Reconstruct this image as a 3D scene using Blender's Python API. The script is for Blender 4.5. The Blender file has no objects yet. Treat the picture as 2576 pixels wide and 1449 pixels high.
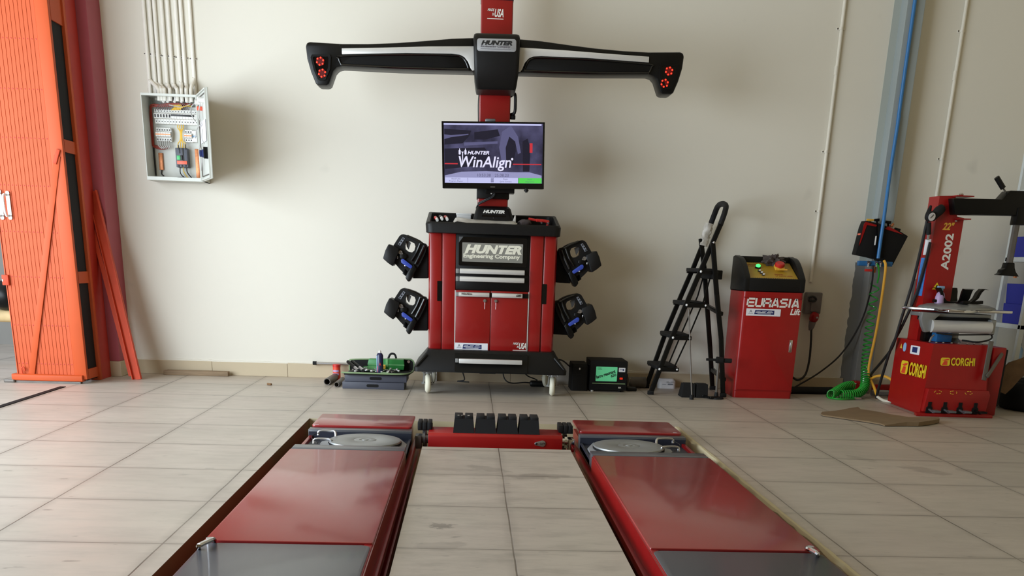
import bpy, bmesh, math, random
from mathutils import Vector, Matrix
from mathutils.geometry import tessellate_polygon
from math import sin, cos, pi, radians
random.seed(7)
C = bpy.context.scene.collection
S = bpy.context.scene

# ------------------------------------------------------------------ camera
F, CX, CY = 2420.0, 1288.0, 1449.3
YAW, PITCH, ROLL, H = 0.05098, 0.31832, -0.03254, 0.9608
_f = Vector((sin(YAW)*cos(PITCH), cos(YAW)*cos(PITCH), -sin(PITCH)))
_r = Vector((cos(YAW), -sin(YAW), 0.0))
_d = _f.cross(_r)
R2 = _r*cos(ROLL) + _d*sin(ROLL)
D2 = -_r*sin(ROLL) + _d*cos(ROLL)
cam = bpy.data.cameras.new('camera')
cam.sensor_width = 36.0
cam.lens = F*36.0/2576.0
cam.shift_y = (CY-724.5)/2576.0
cam.clip_start = 0.05
camo = bpy.data.objects.new('camera', cam)
C.objects.link(camo)
m = Matrix((R2, -D2, -_f)).transposed().to_4x4()
m.translation = Vector((0, 0, H))
camo.matrix_world = m
S.camera = camo

def at(u, v, Y):
    """point of the photograph (u, v) on the vertical plane at distance Y"""
    x, y = (u-CX)/F, (v-CY)/F
    d = R2*x + D2*y + _f
    return d*(Y/d.y) + Vector((0, 0, H))
def fl(u, v, z=0.0):
    x, y = (u-CX)/F, (v-CY)/F
    d = R2*x + D2*y + _f
    return d*((z-H)/d.z) + Vector((0, 0, H))

# ------------------------------------------------------------------ world, light, exposure
S.view_settings.view_transform = 'Standard'
S.view_settings.look = 'None'
S.view_settings.gamma = 1.0
S.view_settings.exposure = 0.12
S.view_settings.use_curve_mapping = False
w = bpy.data.worlds.new('sky'); S.world = w; w.use_nodes = True
bg = w.node_tree.nodes['Background']
bg.inputs[0].default_value = (0.80, 0.88, 1.0, 1)
bg.inputs[1].default_value = 1.0
def area(name, loc, rot, sx, sy, power, col):
    l = bpy.data.lights.new(name, 'AREA'); l.shape = 'RECTANGLE'; l.size = sx; l.size_y = sy
    l.energy = power; l.color = col
    o = bpy.data.objects.new(name, l); C.objects.link(o); o.location = loc; o.rotation_euler = rot
    return o
# daylight entering through the open gateway in the left wall
area('gateway_daylight', (-4.15, 3.9, 1.45), Vector((-cos(radians(28)), -sin(radians(28)), -0.25)).to_track_quat('Z', 'Y').to_euler(), 5.0, 2.8, 360, (0.815, 0.92, 1.0))

# ------------------------------------------------------------------ materials
def lin(c):
    c = c/255.0
    return c/12.92 if c <= 0.04045 else ((c+0.055)/1.055)**2.4
def rgb(*c): return (lin(c[0]), lin(c[1]), lin(c[2]), 1)
MATS = {}
def mat(name, col, rough=0.5, metal=0.0, var=0.06, scale=14.0, bump=0.0, emit=None, es=1.0, coat=0.0, alpha=1.0, trans=0.0, spec=0.5, stretch=None, rvar=0.0):
    mt = bpy.data.materials.new(name); mt.use_nodes = True
    nt = mt.node_tree; n = nt.nodes; L = nt.links
    b = n['Principled BSDF']
    c = rgb(*col)
    tc = n.new('ShaderNodeTexCoord'); mp = n.new('ShaderNodeMapping')
    L.new(tc.outputs['Object'], mp.inputs[0])
    if stretch: mp.inputs['Scale'].default_value = stretch
    nz = n.new('ShaderNodeTexNoise'); nz.inputs['Scale'].default_value = scale; nz.inputs['Detail'].default_value = 4
    L.new(mp.outputs[0], nz.inputs['Vector'])
    mr = n.new('ShaderNodeMapRange'); mr.inputs[3].default_value = 1-var*1.5; mr.inputs[4].default_value = 1+var*1.5
    L.new(nz.outputs['Fac'], mr.inputs[0])
    mx = n.new('ShaderNodeVectorMath'); mx.operation = 'SCALE'
    mx.inputs[0].default_value = c[:3]
    L.new(mr.outputs[0], mx.inputs['Scale'])
    L.new(mx.outputs[0], b.inputs['Base Color'])
    b.inputs['Roughness'].default_value = rough
    if rvar:
        m2 = n.new('ShaderNodeMapRange'); m2.inputs[3].default_value = max(0.02, rough-rvar); m2.inputs[4].default_value = rough+rvar
        L.new(nz.outputs['Fac'], m2.inputs[0]); L.new(m2.outputs[0], b.inputs['Roughness'])
    b.inputs['Metallic'].default_value = metal
    b.inputs['Specular IOR Level'].default_value = spec
    b.inputs['Coat Weight'].default_value = coat
    b.inputs['Coat Roughness'].default_value = 0.08
    b.inputs['Alpha'].default_value = alpha
    b.inputs['Transmission Weight'].default_value = trans
    if bump:
        bp = n.new('ShaderNodeBump'); bp.inputs['Strength'].default_value = bump; bp.inputs['Distance'].default_value = 0.01
        L.new(nz.outputs['Fac'], bp.inputs['Height']); L.new(bp.outputs[0], b.inputs['Normal'])
    if emit:
        b.inputs['Emission Color'].default_value = rgb(*emit); b.inputs['Emission Strength'].default_value = es
    MATS[name] = mt
    return mt

mat('red_paint', (140, 20, 18), 0.30, var=0.05, coat=0.3)
mat('red_satin', (150, 22, 20), 0.38, var=0.06)
mat('red_machine', (150, 14, 14), 0.36, var=0.08)
mat('red_deck', (150, 34, 35), 0.34, var=0.10, scale=5, rvar=0.12, stretch=(1, .35, 1), bump=0.01, coat=0.36)
MATS['red_deck'].node_tree.nodes['Principled BSDF'].inputs['Coat Roughness'].default_value = 0.13
def deep_red_patch():
    # a deeper red patch without clear coat at the inner far corner of the left deck plate
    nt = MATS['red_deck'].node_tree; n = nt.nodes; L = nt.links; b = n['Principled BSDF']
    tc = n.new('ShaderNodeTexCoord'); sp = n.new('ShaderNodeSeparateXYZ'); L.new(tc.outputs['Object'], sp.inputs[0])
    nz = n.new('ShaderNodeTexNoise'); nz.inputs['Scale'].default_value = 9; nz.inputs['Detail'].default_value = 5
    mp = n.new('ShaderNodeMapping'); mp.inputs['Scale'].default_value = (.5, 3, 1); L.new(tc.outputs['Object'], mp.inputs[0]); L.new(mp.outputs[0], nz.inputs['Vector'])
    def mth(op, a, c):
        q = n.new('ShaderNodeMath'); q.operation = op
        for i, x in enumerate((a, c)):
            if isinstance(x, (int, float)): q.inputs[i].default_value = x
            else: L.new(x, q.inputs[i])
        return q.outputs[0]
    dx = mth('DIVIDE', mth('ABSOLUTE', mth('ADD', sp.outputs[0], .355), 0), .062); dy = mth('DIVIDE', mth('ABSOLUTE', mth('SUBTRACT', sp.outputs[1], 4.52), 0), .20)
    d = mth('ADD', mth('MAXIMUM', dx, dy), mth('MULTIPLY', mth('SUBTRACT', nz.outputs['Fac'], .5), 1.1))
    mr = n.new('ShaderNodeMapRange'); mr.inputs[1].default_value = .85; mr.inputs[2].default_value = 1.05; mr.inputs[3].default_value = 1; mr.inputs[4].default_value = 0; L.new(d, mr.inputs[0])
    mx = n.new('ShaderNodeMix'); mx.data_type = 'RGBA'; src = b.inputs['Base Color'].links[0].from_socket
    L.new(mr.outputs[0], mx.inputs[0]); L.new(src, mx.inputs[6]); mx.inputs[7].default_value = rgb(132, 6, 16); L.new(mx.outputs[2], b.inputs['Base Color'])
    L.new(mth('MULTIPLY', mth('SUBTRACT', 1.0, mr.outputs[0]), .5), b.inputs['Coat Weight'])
deep_red_patch()
mat('red_rail', (140, 12, 16), 0.30, var=0.12)
mat('red_bright', (196, 40, 34), 0.45)
mat('grey_deck', (78, 80, 86), 0.34, var=0.10, scale=6, rvar=0.08, stretch=(1, .4, 1), coat=.15)
mat('navy_metal', (34, 38, 52), 0.45)
mat('black_plastic', (13, 12, 12), 0.48, var=0.10, scale=60, bump=0.03, spec=.3)
mat('black_satin', (8, 8, 8), 0.36, spec=.28)
mat('black_gloss', (10, 10, 11), 0.10)
mat('black_matte', (13, 12, 12), 0.75, spec=.3)
mat('black_rubber', (17, 17, 19), 0.7, var=0.15, bump=0.05, spec=.35)
mat('black_cable', (22, 21, 22), 0.5)
mat('grey_metal', (110, 112, 116), 0.4, metal=0.6); mat('grey_plain', (128, 128, 126), 0.45)
mat('alu_white', (206, 204, 200), 0.32, metal=0.25)
mat('silver', (190, 190, 192), 0.25, metal=0.9)
mat('chrome', (215, 215, 218), 0.14, metal=1.0)
mat('zinc', (148, 150, 150), 0.42, metal=0.55, var=0.14, scale=9)
mat('plate_grey', (150, 152, 156), 0.5, metal=0.35, var=0.12, scale=12)
mat('white_ink', (226, 222, 214), 0.5)
mat('cream_ink', (222, 218, 200), 0.5)
mat('grey_label', (126, 124, 116), 0.45)
mat('silver_label', (158, 158, 160), 0.4, metal=0.2)
mat('dark_ink', (24, 24, 26), 0.5)
mat('navy_ink', (32, 44, 96), 0.5)
mat('grey_ink', (120, 124, 134), 0.5); mat('mid_ink', (92, 88, 96), 0.5)
mat('white_label', (228, 228, 232), 0.45)
mat('blue_lever', (52, 74, 170), 0.4)
mat('caster_cream', (224, 220, 200), 0.5)
mat('orange_paint', (190, 80, 38), 0.5, var=0.05, scale=5, spec=.25)
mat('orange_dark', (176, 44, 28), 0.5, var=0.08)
mat('orange_scuffed', (198, 74, 46), 0.55, spec=.2, var=0.22, scale=18, stretch=(1, 1, .25))
mat('maroon_paint', (164, 74, 84), 0.6, var=0.04)
mat('panel_grey', (200, 202, 194), 0.45)
mat('panel_inside', (206, 206, 198), 0.55)
mat('breaker_white', (228, 226, 220), 0.45)
mat('breaker_grey', (84, 88, 98), 0.5)
mat('wire_red', (150, 52, 34), 0.5); mat('wire_yellow', (232, 186, 50), 0.5); mat('wire_blue', (112, 92, 92), 0.5)
mat('wire_grey', (176, 174, 170), 0.5); mat('wire_black', (36, 34, 36), 0.5)
mat('copper', (190, 120, 76), 0.4, metal=0.5, var=0.3, scale=90)
mat('green_button', (70, 190, 110), 0.4); mat('orange_tag', (240, 106, 80), 0.45)
mat('conduit_white', (244, 240, 230), 0.45)
mat('conduit_cream', (228, 222, 208), 0.5)
mat('blue_pipe', (52, 116, 176), 0.4)
mat('blue_manifold', (30, 96, 150), 0.4)
mat('green_hose', (34, 148, 48), 0.25, coat=0.4)
mat('green_case', (44, 128, 60), 0.4)
mat('green_pale', (92, 152, 92), 0.5)
mat('green_piping', (126, 150, 108), 0.6)
mat('yellow_hose', (226, 166, 52), 0.4)
mat('hose_white', (214, 206, 188), 0.4)
mat('yellow', (226, 196, 36), 0.5)
mat('gold_panel', (178, 142, 36), 0.5, var=0.08)
mat('yellow_orange', (222, 170, 60), 0.45)
mat('case_grey', (70, 72, 84), 0.55, var=0.05)
mat('steel_dull', (104, 98, 92), 0.45, metal=0.4, var=0.2)
mat('rust', (112, 86, 60), 0.8, var=0.3, scale=16)
mat('cardboard', (128, 106, 78), 0.85, var=0.14, scale=8)
mat('wood', (140, 118, 92), 0.75, var=0.25, scale=10, stretch=(1, 10, 10))
mat('log_wood', (206, 180, 132), 0.7, var=0.2, scale=9)
mat('wood_scrap', (126, 92, 58), 0.7, var=0.25)
mat('shelf_white', (206, 210, 208), 0.45)
mat('bin_blue', (20, 32, 150), 0.45)
mat('plastic_film', (214, 208, 198), 0.35, alpha=0.75, var=0.2, scale=30, bump=0.3)
mat('white_plastic', (226, 224, 220), 0.4)
mat('socket_grey', (110, 104, 102), 0.5)
mat('rag', (78, 68, 66), 0.95, var=0.25, scale=40, bump=0.3)
mat('inkblue_can', (34, 36, 72), 0.3); mat('pale_blue', (140, 176, 214), 0.35)
mat('orange_can', (222, 70, 42), 0.45); mat('lilac', (176, 150, 190), 0.5)
mat('blue_tape', (66, 130, 206), 0.4, var=0.3, scale=60)
mat('stick_blue', (84, 104, 168), 0.5)
mat('glass_clear', (200, 206, 210), 0.1, alpha=0.35)
mat('label_green_glow', (96, 190, 140), 0.4, emit=(90, 190, 135), es=0.35)  # printed front label of the stabiliser, given a faint glow of its own
mat('led_green', (90, 240, 120), 0.3, emit=(60, 250, 110), es=1.6)
mat('led_red', (255, 60, 40), 0.3, emit=(255, 50, 30), es=1.6)
mat('led_dim', (60, 10, 12), 0.3, emit=(150, 12, 12), es=0.22)
mat('lamp_red', (230, 40, 20), 0.3, emit=(255, 60, 30), es=0.25)
mat('dot_white', (240, 240, 240), 0.3)
def screen_mat():
    mt = bpy.data.materials.new('monitor_picture'); mt.use_nodes = True
    nt = mt.node_tree; n = nt.nodes; L = nt.links; b = n['Principled BSDF']
    tc = n.new('ShaderNodeTexCoord'); nz = n.new('ShaderNodeTexNoise'); nz.inputs['Scale'].default_value = 5.5; nz.inputs['Detail'].default_value = 5
    cr = n.new('ShaderNodeValToRGB'); cr.color_ramp.elements[0].position = .38; cr.color_ramp.elements[1].position = .75
    cr.color_ramp.elements[0].color = rgb(34, 32, 54); cr.color_ramp.elements[1].color = rgb(92, 90, 128)
    L.new(tc.outputs['Object'], nz.inputs['Vector']); L.new(nz.outputs['Fac'], cr.inputs[0])
    L.new(cr.outputs[0], b.inputs['Emission Color']); b.inputs['Emission Strength'].default_value = 0.9
    b.inputs['Base Color'].default_value = (0.01, 0.01, 0.015, 1); b.inputs['Roughness'].default_value = 0.25
    MATS['monitor_picture'] = mt
screen_mat()
for k, c in dict(dark=(26, 24, 42), grey=(70, 70, 104), pale=(92, 91, 128), soft=(150, 150, 192), light=(196, 198, 240), white=(232, 230, 255), red=(200, 50, 60), green=(86, 210, 84), ink=(90, 90, 120)).items():
    mat('pixel_'+k, (8, 8, 10), 0.3, emit=c, es=0.92)

def wall_mat(name, col, blot=0.03):
    mt = bpy.data.materials.new(name); mt.use_nodes = True
    nt = mt.node_tree; n = nt.nodes; L = nt.links; b = n['Principled BSDF']
    tc = n.new('ShaderNodeTexCoord')
    n1 = n.new('ShaderNodeTexNoise'); n1.inputs['Scale'].default_value = 1.1; n1.inputs['Detail'].default_value = 5
    n2 = n.new('ShaderNodeTexNoise'); n2.inputs['Scale'].default_value = 260
    L.new(tc.outputs['Object'], n1.inputs['Vector']); L.new(tc.outputs['Object'], n2.inputs['Vector'])
    m1 = n.new('ShaderNodeMapRange'); m1.inputs[3].default_value = 1-blot; m1.inputs[4].default_value = 1+blot
    L.new(n1.outputs['Fac'], m1.inputs[0])
    # small grey smudges
    n3 = n.new('ShaderNodeTexNoise'); n3.inputs['Scale'].default_value = 3.1; n3.inputs['Detail'].default_value = 2
    L.new(tc.outputs['Object'], n3.inputs['Vector'])
    m3 = n.new('ShaderNodeMapRange'); m3.inputs[1].default_value = .70; m3.inputs[2].default_value = .80; m3.inputs[3].default_value = 1.0; m3.inputs[4].default_value = 0.86
    L.new(n3.outputs['Fac'], m3.inputs[0])
    mm = n.new('ShaderNodeMath'); mm.operation = 'MULTIPLY'; L.new(m1.outputs[0], mm.inputs[0]); L.new(m3.outputs[0], mm.inputs[1])
    sc = n.new('ShaderNodeVectorMath'); sc.operation = 'SCALE'; sc.inputs[0].default_value = rgb(*col)[:3]
    L.new(mm.outputs[0], sc.inputs['Scale']); L.new(sc.outputs[0], b.inputs['Base Color'])
    b.inputs['Roughness'].default_value = 0.75
    bp = n.new('ShaderNodeBump'); bp.inputs['Strength'].default_value = 0.06; bp.inputs['Distance'].default_value = 0.004
    L.new(n2.outputs['Fac'], bp.inputs['Height']); L.new(bp.outputs[0], b.inputs['Normal'])
    MATS[name] = mt
wall_mat('wall_paint', (226, 221, 208)); wall_mat('ceiling_paint', (214, 200, 170)); wall_mat('side_paint', (204, 190, 160)); wall_mat('concrete', (150, 148, 142), 0.25)
wall_mat('pit_concrete', (196, 184, 150), 0.22); wall_mat('column_paint', (152, 160, 160)); wall_mat('column_dark', (126, 126, 124)); wall_mat('baseboard_tile', (196, 180, 152), 0.12); wall_mat('column_light', (178, 184, 178))
wall_mat('pit_concrete_shaded', (110, 84, 44), 0.2)

GX, GY, GT = 0.166, 7.404, 0.6
def floor_mat():
    mt = bpy.data.materials.new('floor_tiles'); mt.use_nodes = True
    nt = mt.node_tree; n = nt.nodes; L = nt.links; b = n['Principled BSDF']
    tc = n.new('ShaderNodeTexCoord'); sp = n.new('ShaderNodeSeparateXYZ'); L.new(tc.outputs['Object'], sp.inputs[0])
    def math_(op, a, bb=None, c=None):
        m_ = n.new('ShaderNodeMath'); m_.operation = op
        for i, x in enumerate((a, bb, c)):
            if x is None: continue
            if isinstance(x, (int, float)): m_.inputs[i].default_value = x
            else: L.new(x, m_.inputs[i])
        return m_.outputs[0]
    def noise(scale, stretch, detail=4, rough=0.5):
        mp = n.new('ShaderNodeMapping'); mp.inputs['Scale'].default_value = stretch; L.new(tc.outputs['Object'], mp.inputs[0])
        q = n.new('ShaderNodeTexNoise'); q.inputs['Scale'].default_value = scale; q.inputs['Detail'].default_value = detail; q.inputs['Roughness'].default_value = rough
        L.new(mp.outputs[0], q.inputs['Vector']); return q.outputs['Fac']
    wob = noise(2.0, (1, 1, 1)); wob = math_('MULTIPLY_ADD', wob, 0.012, -0.006)
    def line(c, o):
        q = math_('ADD', math_('SUBTRACT', c, o), wob)
        q = math_('DIVIDE', q, GT)
        fr = math_('FRACT', math_('ADD', q, 100.5))
        d = math_('ABSOLUTE', math_('SUBTRACT', fr, 0.5))
        return math_('MULTIPLY', d, GT), math_('FLOOR', math_('ADD', q, 100.0))
    dx, ix = line(sp.outputs[0], GX); dy, iy = line(sp.outputs[1], GY)
    d = math_('MINIMUM', dx, dy)
    mr = n.new('ShaderNodeMapRange'); mr.interpolation_type = 'SMOOTHSTEP'
    mr.inputs[1].default_value = 0.0012; mr.inputs[2].default_value = 0.0043; mr.inputs[3].default_value = 1.0; mr.inputs[4].default_value = 0.0
    L.new(d, mr.inputs[0])
    gap = noise(1.3, (1, 1, 1)); gap = math_('MULTIPLY_ADD', gap, 1.5, -0.10); gap = math_('MAXIMUM', math_('MINIMUM', gap, 1.0), 0.25)
    grout = math_('MULTIPLY', mr.outputs[0], gap)
    # soft grime beside the joints
    m2 = n.new('ShaderNodeMapRange'); m2.inputs[1].default_value = 0.0; m2.inputs[2].default_value = 0.035; m2.inputs[3].default_value = 0.16; m2.inputs[4].default_value = 0.0
    L.new(d, m2.inputs[0])
    # per tile tone
    wn = n.new('ShaderNodeTexWhiteNoise'); wn.noise_dimensions = '2D'
    cb = n.new('ShaderNodeCombineXYZ'); L.new(ix, cb.inputs[0]); L.new(iy, cb.inputs[1]); L.new(cb.outputs[0], wn.inputs['Vector'])
    tone = math_('MULTIPLY_ADD', wn.outputs['Value'], 0.07, 0.965)
    streak = noise(6.0, (0.75, 2.3, 1), 6, 0.66)
    st = n.new('ShaderNodeMapRange'); st.inputs[1].default_value = 0.45; st.inputs[2].default_value = 0.80; st.inputs[3].default_value = 1.02; st.inputs[4].default_value = 0.86
    L.new(streak, st.inputs[0])
    blot = noise(1.6, (1, 1.3, 1), 5)
    bl = n.new('ShaderNodeMapRange'); bl.inputs[1].default_value = .3; bl.inputs[2].default_value = .75; bl.inputs[3].default_value = 1.06; bl.inputs[4].default_value = .88
    L.new(blot, bl.inputs[0])
    spot = noise(15, (0.6, 1.5, 1), 3)
    so = n.new('ShaderNodeMapRange'); so.inputs[1].default_value = .68; so.inputs[2].default_value = .74; so.inputs[3].default_value = 1.0; so.inputs[4].default_value = .66
    L.new(spot, so.inputs[0])
    # heavy scuffing on the slab between the runways
    def band(c, lo, hi, soft):
        a = n.new('ShaderNodeMapRange'); a.interpolation_type = 'SMOOTHSTEP'; a.inputs[1].default_value = lo-soft; a.inputs[2].default_value = lo+soft; L.new(c, a.inputs[0])
        e = n.new('ShaderNodeMapRange'); e.interpolation_type = 'SMOOTHSTEP'; e.inputs[1].default_value = hi-soft; e.inputs[2].default_value = hi+soft; e.inputs[3].default_value = 1; e.inputs[4].default_value = 0; L.new(c, e.inputs[0])
        return math_('MULTIPLY', a.outputs[0], e.outputs[0])
    slab = math_('MULTIPLY', band(sp.outputs[0], -0.22, 0.53, .05), band(sp.outputs[1], 2.0, 5.2, .3))
    sc2 = noise(5.0, (0.7, 2.2, 1), 7, .68)
    s3 = n.new('ShaderNodeMapRange'); s3.inputs[1].default_value = .48; s3.inputs[2].default_value = .75; s3.inputs[3].default_value = 0; s3.inputs[4].default_value = .30
    L.new(sc2, s3.inputs[0])
    scuff = math_('SUBTRACT', 1.0, math_('MULTIPLY', slab, s3.outputs[0]))
    # stains with a shape of their own: foot marks, an oil patch, a drag mark
    def stain(cx, cy, rx, ry, rot, amount, nscale):
        vx = math_('SUBTRACT', sp.outputs[0], cx); vy = math_('SUBTRACT', sp.outputs[1], cy)
        a_ = math_('DIVIDE', math_('ADD', math_('MULTIPLY', vx, cos(rot)), math_('MULTIPLY', vy, sin(rot))), rx)
        b_ = math_('DIVIDE', math_('SUBTRACT', math_('MULTIPLY', vy, cos(rot)), math_('MULTIPLY', vx, sin(rot))), ry)
        r_ = math_('ADD', math_('MULTIPLY', a_, a_), math_('MULTIPLY', b_, b_))
        r_ = math_('ADD', r_, math_('MULTIPLY_ADD', noise(nscale, (1, 1, 1), 5), 3.6, -1.8))
        q_ = n.new('ShaderNodeMapRange'); q_.inputs[1].default_value = .55; q_.inputs[2].default_value = 1.05; q_.inputs[3].default_value = 1-amount; q_.inputs[4].default_value = 1.0
        L.new(r_, q_.inputs[0]); return q_.outputs[0]
    stains = None
    for args in ((-.09, 3.24, .10, .05, .3, .16, 14), (-.095, 3.50, .05, .04, -.4, .4, 45), (.33, 4.40, .16, .06, .1, .25, 14), (2.33, 4.75, .14, .07, -.9, .22, 14), (2.12, 5.02, .10, .05, -.9, .18, 18), (2.58, 4.78, .08, .04, -.3, .2, 18), (.10, 4.55, .13, .05, -.6, .2, 16)):
        q_ = stain(*args); stains = q_ if stains is None else math_('MULTIPLY', stains, q_)
    f = math_('MULTIPLY', tone, st.outputs[0]); f = math_('MULTIPLY', f, stains); f = math_('MULTIPLY', f, bl.outputs[0]); f = math_('MULTIPLY', f, so.outputs[0]); f = math_('MULTIPLY', f, scuff)
    f = math_('MULTIPLY', f, math_('SUBTRACT', 1.0, m2.outputs[0]))
    hue = n.new('ShaderNodeMix'); hue.data_type = 'RGBA'; hue.inputs[6].default_value = rgb(188, 180, 166); hue.inputs[7].default_value = rgb(190, 177, 166)
    L.new(noise(2.3, (1, 1, 1), 2), hue.inputs[0])
    sc = n.new('ShaderNodeVectorMath'); sc.operation = 'SCALE'; L.new(hue.outputs[2], sc.inputs[0]); L.new(f, sc.inputs['Scale'])
    mx = n.new('ShaderNodeMix'); mx.data_type = 'RGBA'; mx.inputs[7].default_value = rgb(74, 64, 52)
    L.new(grout, mx.inputs[0]); L.new(sc.outputs[0], mx.inputs[6])
    L.new(mx.outputs[2], b.inputs['Base Color'])
    rr_ = n.new('ShaderNodeMapRange'); rr_.inputs[3].default_value = 0.30; rr_.inputs[4].default_value = 0.52
    L.new(streak, rr_.inputs[0]); L.new(rr_.outputs[0], b.inputs['Roughness'])
    bp = n.new('ShaderNodeBump'); bp.inputs['Strength'].default_value = 0.25; bp.inputs['Distance'].default_value = 0.003
    L.new(math_('SUBTRACT', 1.0, grout), bp.inputs['Height']); L.new(bp.outputs[0], b.inputs['Normal'])
    MATS['floor_tiles'] = mt
floor_mat()

# ------------------------------------------------------------------ mesh builder
def rr(x0, x1, y0, y1, r, n=4):
    """rounded rectangle outline, counter-clockwise"""
    r = max(1e-4, min(r, (x1-x0)/2-1e-5, (y1-y0)/2-1e-5))
    out = []
    for cx, cy, a0 in ((x1-r, y1-r, 0), (x0+r, y1-r, 90), (x0+r, y0+r, 180), (x1-r, y0+r, 270)):
        for k in range(n+1):
            a = radians(a0+90.0*k/n); out.append((cx+r*cos(a), cy+r*sin(a)))
    return out

class MB:
    def __init__(s): s.bm = bmesh.new()
    def face(s, pts):
        vs = [s.bm.verts.new(p) for p in pts]
        try: s.bm.faces.new(vs)
        except ValueError: pass
        return s
    def loft(s, rings, caps=True, close=False):
        vv = [[s.bm.verts.new(p) for p in r] for r in rings]
        n = len(vv[0]); m_ = len(vv)
        for i in range(m_ if close else m_-1):
            a, b = vv[i], vv[(i+1) % m_]
            for k in range(n): s.bm.faces.new((a[k], a[(k+1) % n], b[(k+1) % n], b[k]))
        if caps and not close:
            s.bm.faces.new(vv[0][::-1]); s.bm.faces.new(vv[-1])
        return s
    def box(s, x0, x1, y0, y1, z0, z1, bev=0.0):
        if bev <= 0:
            return s.loft([[(x0, y0, z), (x1, y0, z), (x1, y1, z), (x0, y1, z)] for z in (z0, z1)])
        tmp = bmesh.new()
        bmesh.ops.create_cube(tmp, size=1.0)
        for v in tmp.verts:
            v.co = Vector((x0 if v.co.x < 0 else x1, y0 if v.co.y < 0 else y1, z0 if v.co.z < 0 else z1))
        bmesh.ops.bevel(tmp, geom=tmp.edges[:], offset=min(bev, (x1-x0)*.45, (y1-y0)*.45, (z1-z0)*.45), segments=2, affect='EDGES', profile=.5)
        s.add(tmp); return s
    def add(s, tmp, M=None):
        mp = {}
        for v in tmp.verts: mp[v] = s.bm.verts.new(M @ v.co if M else v.co)
        for f_ in tmp.faces:
            try: s.bm.faces.new([mp[v] for v in f_.verts])
            except ValueError: pass
        tmp.free()
    def obox(s, c, half, ax, bev=0.0):
        """oriented box: centre, half sizes, three unit axes"""
        c = Vector(c); a = [Vector(q).normalized() for q in ax]
        t = MB(); t.box(-half[0], half[0], -half[1], half[1], -half[2], half[2], bev)
        M = Matrix((a[0], a[1], a[2])).transposed().to_4x4(); M.translation = c
        s.add(t.bm, M); return s
    def bar(s, p, q, w, d, up=(0, 1, 0), bev=0.0):
        """straight bar from p to q; w across, d along 'up'"""
        p, q = Vector(p), Vector(q); z = (q-p); l = z.length; z.normalize()
        y = Vector(up); y = (y - z*y.dot(z)).normalized(); x = y.cross(z)
        return s.obox((p+q)/2, (w/2, d/2, l/2), (x, y, z), bev)
    def prism(s, poly, y0, y1, holes=(), bev=0.0, axis='y'):
        """polygon in XZ pushed through y0..y1 (axis y), or in YZ through x (axis x), or XY through z (axis z)"""
        def P(a, b, t):
            return {'y': (a, t, b), 'x': (t, a, b), 'z': (a, b, t)}[axis]
        t = bmesh.new()
        loops = [list(poly)]+[list(h) for h in holes]
        if len(loops) == 1:
            f0 = t.faces.new([t.verts.new(P(a, b, y0)) for a, b in loops[0]])
            f1 = t.faces.new([t.verts.new(P(a, b, y1)) for a, b in loops[0]][::-1])
            v0 = list(f0.verts); v1 = list(f1.verts)[::-1]; n = len(v0)
            for k in range(n): t.faces.new((v0[k], v1[k], v1[(k+1) % n], v0[(k+1) % n]))
        else:
            flat = [p for l in loops for p in l]
            va = [t.verts.new(P(a, b, y0)) for a, b in flat]; vb = [t.verts.new(P(a, b, y1)) for a, b in flat]
            for tri in tessellate_polygon([[Vector((a, b, 0)) for a, b in l] for l in loops]):
                try:
                    t.faces.new([va[i] for i in tri]); t.faces.new([vb[i] for i in tri][::-1])
                except ValueError: pass
            o = 0
            for l in loops:
                n = len(l)
                for k in range(n):
                    i, j = o+k, o+(k+1) % n
                    t.faces.new((va[i], vb[i], vb[j], va[j]))
                o += n
        bmesh.ops.recalc_face_normals(t, faces=t.faces[:])
        if bev > 0 and len(loops) == 1:
            es = [e for e in t.edges if len(e.link_faces) == 2 and e.calc_face_angle(0) > .6]
            bmesh.ops.bevel(t, geom=es, offset=bev, segments=2, affect='EDGES', profile=.5, clamp_overlap=True)
        s.add(t); return s
    def cyl(s, p, q, r, r2=None, seg=20, caps=True):
        p, q = Vector(p), Vector(q); z = (q-p).normalized()
        x = z.orthogonal().normalized(); y = z.cross(x); r2 = r if r2 is None else r2
        return s.loft([[c+(x*cos(2*pi*k/seg)+y*sin(2*pi*k/seg))*rad for k in range(seg)] for c, rad in ((p, r), (q, r2))], caps)
    def lathe(s, prof, o=(0, 0, 0), axis=(0, 0, 1), seg=28):
        o = Vector(o); z = Vector(axis).normalized(); x = z.orthogonal().normalized(); y = z.cross(x)
        return s.loft([[o+z*h+(x*cos(2*pi*k/seg)+y*sin(2*pi*k/seg))*max(r, 1e-4) for k in range(seg)] for r, h in prof])
    def tube(s, pts, r, seg=8, smooth=4, closed=False):
        P = [Vector(p) for p in pts]
        if smooth > 1 and len(P) > 2:
            out = []; n = len(P)
            for i in range(n if closed else n-1):
                p0 = P[(i-1) % n] if closed or i > 0 else P[0]*2-P[1]
                p1 = P[i]; p2 = P[(i+1) % n]
                p3 = P[(i+2) % n] if closed or i+2 < n else P[-1]*2-P[-2]
                for k in range(smooth):
                    t = k/smooth
                    out.append(0.5*((2*p1)+(p2-p0)*t+(2*p0-5*p1+4*p2-p3)*t*t+(3*p1-p0-3*p2+p3)*t**3))
            if not closed: out.append(P[-1])
            P = out
        n = len(P); rings = []; x = None
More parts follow.
